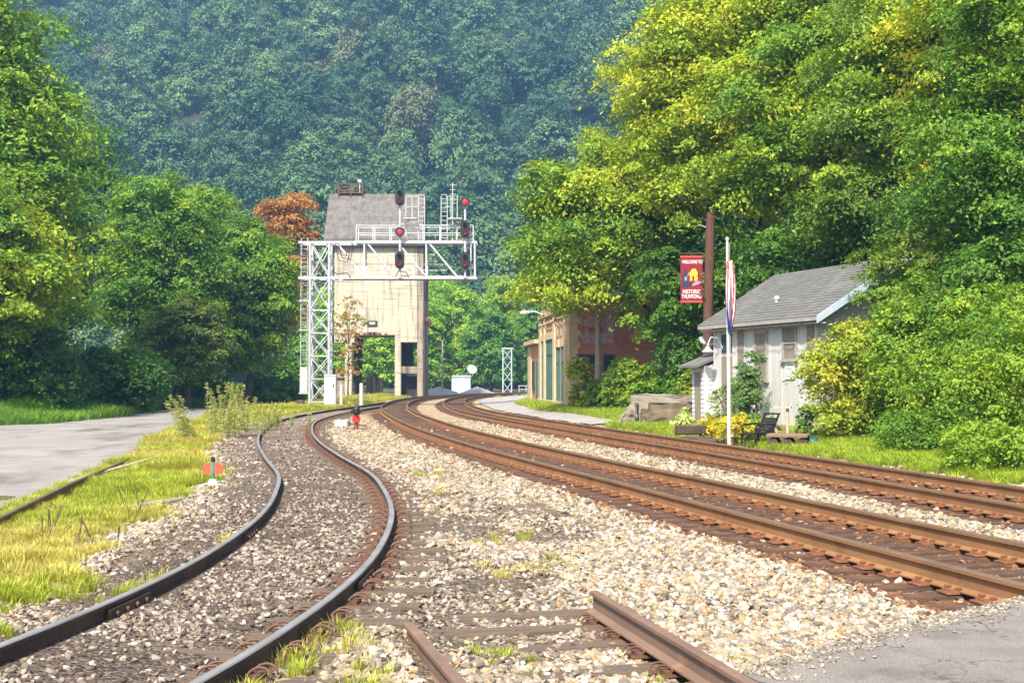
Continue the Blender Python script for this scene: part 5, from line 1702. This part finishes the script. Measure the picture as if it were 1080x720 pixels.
# flag hanging limp: a folded sheet with stripes running down it and a blue field at the lower end
fv, ff, fcol = [], [], []
nu, nv = 36, 40
rgf = np.random.default_rng(12)
for j in range(nv + 1):
    v_ = j / nv
    for i in range(nu + 1):
        u = i / nu
        wth = .10 + .13 * math.sin(math.pi * min(1, v_ * 1.05)) ** .7
        ang = u * 5.4 * math.pi
        x = (u - .30) * wth * 1.25 + .022 * math.sin(ang + v_ * 2.1)
        y = -.055 + .05 * math.cos(ang + .8 * math.sin(3 * v_)) * (.5 + v_ * .5)
        z_ = 4.75 - v_ * (1.85 - .28 * abs(u - .45)) + .02 * math.sin(9 * u)
        fv.append((x, y, z_))
        s_ = u * 13 + v_ * 2.6
        if v_ > .50 + .22 * math.sin(6 * u + 1) and .12 < u < .62:
            c = (.035, .05, .21)
        elif v_ > .93:
            c = (.035, .05, .24)
        else:
            c = (.50, .035, .04) if int(s_) % 2 == 0 else (.72, .70, .68)
        fcol.append(c)
for j in range(nv):
    for i in range(nu):
        a = j * (nu + 1) + i
        ff.append((a, a + 1, a + nu + 2, a + nu + 1))
flg = npmesh("flag", np.array(fv), ff, 'flag', np.array(fcol))
sm = flg.modifiers.new("thickness", 'SOLIDIFY'); sm.thickness = .004
flg.location = fp.location
flg.data.polygons.foreach_set("use_smooth", [True] * len(flg.data.polygons))
tag(flg, "limp red, white and blue striped flag hanging down the white flagpole", "flag")

# ------------------------------------------------------------------ stone walls and garden things by the shed
def rough_block(name, label, pts, h0, h1, m, seed, cat, slope=None):
    """an old wall: a bevelled prism broken into rough lumps by displaced subdivided faces"""
    import bmesh
    mb = MB().prism(pts, h0, h1)
    o = mb.build(name, m)
    bm = bmesh.new(); bm.from_mesh(o.data)
    bmesh.ops.bevel(bm, geom=bm.edges[:], offset=.05, segments=2, affect='EDGES')
    bmesh.ops.triangulate(bm, faces=bm.faces[:])
    bmesh.ops.subdivide_edges(bm, edges=bm.edges[:], cuts=4, use_grid_fill=True)
    rg = np.random.default_rng(seed)
    for v in bm.verts:
        if slope:
            v.co.z = h0 + (v.co.z - h0) * slope(v.co.x, v.co.y)
        k = fbm(v.co.x * 5 + v.co.z * 3.3, v.co.y * 5 + v.co.z * 4.1, seed, 3) - .5
        v.co += v.normal * float(k) * .22 + Vector(rg.normal(0, .012, 3))
    bm.to_mesh(o.data); bm.free()
    return tag(o, label, cat)
rough_block("stone_wall", "long low grey wall behind the broken one, topped by the hedge", [(4.35, 45.6), (7.2, 44.9), (7.35, 45.5), (4.5, 46.2)], -.1, .98, 'pale_stone', 1, "wall")
rough_block("stone_wall", "broken brown stone wall standing beside the shed's lean-to", [(4.75, 42.9), (6.45, 42.2), (6.6, 42.9), (4.9, 43.6)], -.1, .74, 'old_stone', 2, "wall")
rough_block("boulder", "pale sloping broken wall end leaning on the grass", [(3.75, 44.0), (4.42, 43.8), (4.55, 44.4), (3.95, 44.7)], -.1, .72, 'pale_stone', 3, "boulder", slope=lambda x, y: min(1, max(.12, (x - 3.7) / .6)))
rough_block("stone_wall", "short grey block of wall between the broken wall and the pale wall end", [(4.5, 43.4), (5.1, 43.2), (5.2, 43.6), (4.6, 43.8)], -.1, .5, 'old_stone', 4, "wall")

for k, (x, y, z0, L, a, r, lab) in enumerate(((4.95, 34.2, .05, .9, .35, .12, "dark rotten timber on top of the pile left of the flagpole"), (4.98, 33.6, -.02, 1.0, .3, .11, "dark timber at the front of the pile left of the flagpole"), (5.35, 33.0, -.03, .8, -.5, .10, "dark short timber lying toward the flagpole foot"))):
    mb = MB().box((0, 0, r), (L, r * 2.1, r * 2.2))
    o = mb.build("old_timber", 'dark_wood', bevel=.03, loc=(x, y, gz(x, y) + z0 + (.2 if k == 0 else 0)), rz=a)
    tag(o, lab, "timber", "dark timbers left of the flagpole")

ch_ = thing("lawn_chair", "black slatted lawn chair standing in the flower bed before the shed", "chair", at(6.25, 31.6), math.radians(-62))
MB().prism([(-.27, .36), (-.20, .40), (.25, .33), (.25, .30), (-.20, .365), (-.27, .33)], -.26, .26, 'X').build("seat", 'black', ch_)
bk = MB()
for k in range(6):
    t0 = k / 6
    bk.box((0, .27 + .22 * t0, .38 + .42 * t0), (.52, .03, .06), rot=Matrix.Rotation(-.48, 3, 'X'))
for s in (-.27, .27):
    bk.bar((s, .24, .30), (s, .52, .86), .04)
bk.bar((-.29, .52, .86), (.29, .52, .86), .045)
bk.build("backrest", 'black', ch_)
for s in (-.29, .29):
    MB().tube([(s, .36, .60), (s, .1, .60), (s, -.2, .58), (s, -.27, .5)], .025, 6).build("armrest", 'black', ch_)
    MB().bar((s, -.25, -.02), (s, -.2, .5), .035).build("leg", 'black', ch_)
    MB().bar((s, .42, -.02), (s, .2, .5), .035).build("leg", 'black', ch_)
lw = thing("footstool", "low black slatted footstool in front of the lawn chair", "stool", at(5.85, 31.0), math.radians(-62))
tp_ = MB()
for k in range(5):
    tp_.box((0, -.2 + k * .1, .3 - .01 * k), (.5, .075, .03))
tp_.build("seat", 'black', lw)
for sx in (-.22, .22):
    for sy in (-.18, .18):
        MB().bar((sx, sy, -.02), (sx * .9, sy * .9, .28), .035).build("leg", 'black', lw)
tb = thing("plank_table", "rough low plank table on log ends beside the black lawn chair", "table", at(6.85, 30.6), math.radians(-20))
tt_ = MB()
for k in range(4):
    tt_.box((0, -.27 + k * .18, .32 + .006 * (k % 2)), (1.0, .165, .07))
tt_.build("tabletop", 'plank', tb, bevel=.008)
for s in (-.35, .0, .36):
    MB().cyl((s, -.3, .14), (s, .3, .14), .135, n=12).build("leg", 'dark_wood', tb)
pt = thing("wooden_stand", "narrow bleached wooden stand behind the plank table", "stand", at(7.0, 32.0), math.radians(-20))
MB().bar((-.14, 0, -.02), (-.14, 0, .82), .07).build("post", 'pale_wood', pt)
MB().bar((.14, 0, -.02), (.14, 0, .92), .07).build("post", 'pale_wood', pt)
MB().b2((-.22, -.12, .925), (.24, .12, .97)).build("top_board", 'pale_wood', pt)
MB().b2((-.1, -.04, .35), (.1, .04, .45)).build("rail", 'plank', pt)
po_ = MB().tube([(0, 0, 0), (0, 0, .02), (0, 0, .22), (0, 0, .25), (0, 0, .25), (0, 0, .2)], [.08, .1, .14, .15, .125, .12], 14)
o = po_.build("flower_pot", 'blue_pot', loc=at(7.45, 30.6))
tag(o, "small blue glazed pot at the right end of the plank table", "pot")

GP = "plants along the shed's track side wall"
mound("tall narrow grey-green shrub growing up the shed wall under the window", 7.0, 36.4, [((0, 0, 1.1), (.55, .5, 1.25)), ((.05, 0, 2.0), (.5, .45, .6), .6)], 6500, .085, [(.06, .12, .04), (.11, .19, .06), (.19, .28, .09)], 61, 18, "shrub", GP, "shrub", 8)
mound("thinner shrub beside the shed door, left of the tall one", 6.75, 37.9, [((0, 0, .9), (.35, .35, 1.1))], 1700, .085, [(.06, .12, .04), (.12, .2, .06), (.19, .28, .09)], 62, 12, "shrub", GP, "shrub", 5)
mound("wispy green weeds by the shed's far corner", 6.45, 39.0, [((0, 0, .7), (.35, .35, .9))], 900, .085, [(.16, .22, .05), (.24, .3, .07)], 63, 10, "shrub", GP, "shrub", 5)
YF = [(.14, .2, .03), (.30, .32, .03), (.56, .47, .03), (.66, .54, .04)]
mound("yellow flower clump just right of the flagpole foot", 5.95, 32.6, [((0, 0, .4), (.55, .5, .5))], 3000, .075, YF, 64, 14, "flower_clump", GP, "flowers", 3)
mound("yellow-orange flower clump behind the dark timbers", 5.6, 34.6, [((0, 0, .35), (.6, .5, .45))], 2800, .075, [YF[0], YF[1], YF[2], (.5, .25, .05)], 65, 14, "flower_clump", GP, "flowers", 3)
mound("leafy yellow plants behind the black lawn chair", 6.7, 33.2, [((0, 0, .35), (.5, .45, .42))], 2000, .09, [YF[0], VINEG[2], YF[1], YF[2]], 66, 12, "flower_clump", GP, "flowers", 3)
mound("green plant between the wooden stand and the vine thicket", 7.55, 31.9, [((0, 0, .55), (.28, .25, .6))], 1100, .09, [(.05, .13, .03), (.09, .2, .04), (.14, .26, .05)], 67, 8, "shrub", GP, "shrub", 3)
mound("pale big-leaved plant in the grass before the broken stone wall", 5.6, 40.4, [((0, 0, .3), (.4, .35, .42))], 420, .22, [(.2, .3, .08), (.36, .42, .16), (.5, .5, .2)], 68, 8, "leafy_plant", GP, "plant", 3)

# ---- tall roadside weeds at the left
def weed(label, x, y, h, n_st, seed, lean=0.0, spread=.35):
    rg = np.random.default_rng(seed)
    t = thing("tall_weed", label, "weed", at(x, y), 0, "tall goldenrod weeds in the left grass")
    mb = MB()
    Ps, Ns, Cs = [], [], []
    for k in range(n_st):
        b = Vector((rg.normal(0, spread * .5), rg.normal(0, spread * .5), -.02))
        hh = h * rg.uniform(.6, 1.05)
        tip = b + Vector((lean * hh + rg.normal(0, .08 * hh), rg.normal(0, .08 * hh), hh))
        mid = b.lerp(tip, .55) + Vector((-lean * hh * .15, 0, .04 * hh))
        mb.tube([b, mid, tip], [.009, .007, .003], 4, caps=False)
        for q in rg.uniform(.12, 1, 90):
            p = (b.lerp(mid, q / .55) if q < .55 else mid.lerp(tip, (q - .55) / .45))
            a = rg.uniform(0, 6.28)
            L = .14 * (1.15 - q * .55)
            o = np.array((math.cos(a), math.sin(a), .35))
            Ps.append(np.array(p) + o * L * .5); Ns.append(np.array((-o[0] * .4, -o[1] * .4, 1)) + rg.normal(0, .25, 3))
            Cs.append(np.array((.28, .37, .07)) * (1 - q) + np.array((.50, .52, .18)) * q)
    mb.build("stems", 'grey_pole', t)
    Ps, Ns, Cs = np.array(Ps), np.array(Ns), np.array(Cs) * rg.uniform(.8, 1.2, (len(Ps), 1))
    V_, F_ = leaf_quads(Ps, Ns, .10, rg, .32)
    npmesh("leaves", V_, F_, 'leaf', np.repeat(Cs, 4, 0), t)
    return t
weed("weed clump leaning left at the road edge", -8.75, 33.5, 1.35, 9, 1, -.42, .25)
weed("tallest weed clump in the left grass", -8.4, 36.0, 1.55, 15, 2, .03, .55)
weed("weed clump just right of the tallest one", -7.75, 35.4, 1.05, 10, 3, .08, .8)
weed("loose low weed clump behind the tallest one", -9.2, 40.5, 1.15, 10, 4, .0, 1.1)
weed("small weed clump nearest the siding rail", -7.7, 40.5, .8, 12, 5, .05, .7)
def dead_stalk(label, x, y, h, seed):
    rg = np.random.default_rng(seed)
    mb = MB()
    for k in range(3):
        b = Vector((rg.normal(0, .12), rg.normal(0, .12), -.02))
        t_ = b + Vector((rg.normal(0, .12), rg.normal(0, .12), h * rg.uniform(.7, 1)))
        mb.tube([b, b.lerp(t_, .5) + Vector((rg.normal(0, .02), 0, 0)), t_], [.004, .004, .003], 4)
        for q in range(7):
            p = b.lerp(t_, .5 + q * .07)
            mb.box(p, (.010, .010, .03))
    o = mb.build("dead_stalk", 'dark_wood', loc=at(x, y))
    return tag(o, label, "dead weed", "dark dead stalks in the left grass")
dead_stalk("dark dead stalks nearest the bottom of the left grass", -4.3, 13.0, .42, 3)
dead_stalk("dark dead stalks by the bleached stick", -4.6, 15.2, .5, 4)
dead_stalk("dark dead stalks farther left in the grass", -5.0, 13.6, .46, 5)

# ------------------------------------------------------------------ far end of the line
hut = thing("equipment_hut", "pale blue-grey metal equipment hut far down the line", "equipment hut", (-6.2, 150, -.2))
MB().b2((-1.15, 0, .0), (1.15, 2.6, 2.05)).build("wall", 'hut', hut)
MB().prism([(-1.25, 2.055), (1.25, 2.055), (1.0, 2.25), (-1.0, 2.25)], -.1, 2.7, 'Y').build("roof", 'hut', hut)
MB().b2((-.3, -.03, .1), (.5, -.004, 1.9)).build("door", 'white', hut)
hr_ = MB()
for xx in (-1.1, -.7, .75, 1.1):
    hr_.b2((xx - .03, -.035, .02), (xx + .03, -.004, 2.04))
hr_.build("panel_rib", 'hut', hut)
dsh = thing("satellite_dish", "white tilted satellite dish behind the pale equipment hut", "satellite dish", (-5.2, 154.5, -.2))
MB().cyl((0, 0, 0), (0, 0, 2.6), .05).build("post", 'silver', dsh)
dv, df = [], []
for j in range(6):
    for k in range(18):
        r_ = .62 * j / 5
        a = 2 * math.pi * k / 18
        dv.append((r_ * math.cos(a), r_ * math.sin(a), .3 * (r_ / .62) ** 2))
for j in range(5):
    for k in range(18):
        df.append((j * 18 + k, j * 18 + (k + 1) % 18, (j + 1) * 18 + (k + 1) % 18, (j + 1) * 18 + k))
dd = MB().add(dv, df).build("dish", 'lamp_white', dsh)
dd.location = (.1, -.1, 2.9); dd.rotation_euler = (R(55), R(35), 0)
sm = dd.modifiers.new("thickness", 'SOLIDIFY'); sm.thickness = .03
def pile(label, x, y, rx, h, seed):
    rg = np.random.default_rng(seed)
    V_, F_ = [], []
    n, m = 22, 10
    for j in range(m + 1):
        r_ = j / m
        for k in range(n):
            a = 2 * math.pi * k / n
            hh = h * (1 - r_) ** .8 * (1 + rg.normal(0, .05))
            V_.append((x + math.cos(a) * rx * r_ * (1 + rg.normal(0, .03)), y + math.sin(a) * rx * .7 * r_, -.22 + hh))
    for j in range(m):
        for k in range(n):
            F_.append((j * n + k, (j + 1) * n + k, (j + 1) * n + (k + 1) % n, j * n + (k + 1) % n))
    mb = MB().add(V_, F_)
    return tag(mb.build("gravel_pile", 'lot'), label, "gravel pile", "gravel piles far down the line")
pile("pale gravel pile left of the equipment hut", -8.3, 141, 2.6, .95, 1)
pile("pale gravel pile right of the equipment hut", -4.0, 143, 2.4, .9, 2)
lp_ = thing("line_pole", "thin grey pole rising before the far trees left of the equipment hut", "pole", (-7.9, 140, -.2))
MB().cyl((0, 0, 0), (0, 0, 6.2), .12, .09, 10).build("shaft", 'grey_pole', lp_)
MB().tube([(0, 0, 6.1), (-.5, 0, 6.3), (-.75, 0, 6.25)], .05, 6).build("arm", 'grey_pole', lp_)
fm = thing("lattice_mast", "distant silver lattice signal mast at the end of the line", "signal mast", (-.6, 158, -.2))
lt_ = MB()
for sx in (-.55, .55):
    for sy in (-.5, .5):
        lt_.cyl((sx, sy, 0), (sx, sy, 5.65), .09, n=6)
for k in range(4):
    for s in (-.5, .5):
        lt_.bar((-.55, s, k * 1.4), (.55, s, k * 1.4 + 1.4), .07)
        lt_.bar((.55, s * .96, k * 1.4), (-.55, s * .96, k * 1.4 + 1.4), .07)
lt_.build("mast", 'hut', fm)
MB().b2((-.75, -.6, 5.65), (.75, .6, 5.8)).build("walkway", 'grille', fm)
fn = thing("pipe_fence", "low white pipe barrier right of the distant lattice mast", "barrier", (1.2, 158, -.2))
q_ = MB()
for k in range(4):
    q_.cyl((k * .9 - .3, 0, 0), (k * .9 - .3, 0, 1.0), .05)
for zz in (.5, .95):
    q_.bar((-.3, 0, zz), (2.4, 0, zz), .07)
q_.build("rails", 'silver', fn)

# ------------------------------------------------------------------ haze in the valley
hz = MB().b2((-950, -350, -3), (950, 1250, 275)).build("haze", 'white')
hm = bpy.data.materials.new("valley_haze")
hm.use_nodes = True
hm.node_tree.nodes.clear()
ho = hm.node_tree.nodes.new("ShaderNodeOutputMaterial")
pv = hm.node_tree.nodes.new("ShaderNodeVolumePrincipled")
pv.inputs["Color"].default_value = (.26, .56, 1.0, 1)
pv.inputs["Density"].default_value = .00046
pv.inputs["Anisotropy"].default_value = 0
hm.node_tree.links.new(pv.outputs[0], ho.inputs["Volume"])
hz.data.materials.clear()
hz.data.materials.append(hm)
tag(hz, None, None, kind='stuff')
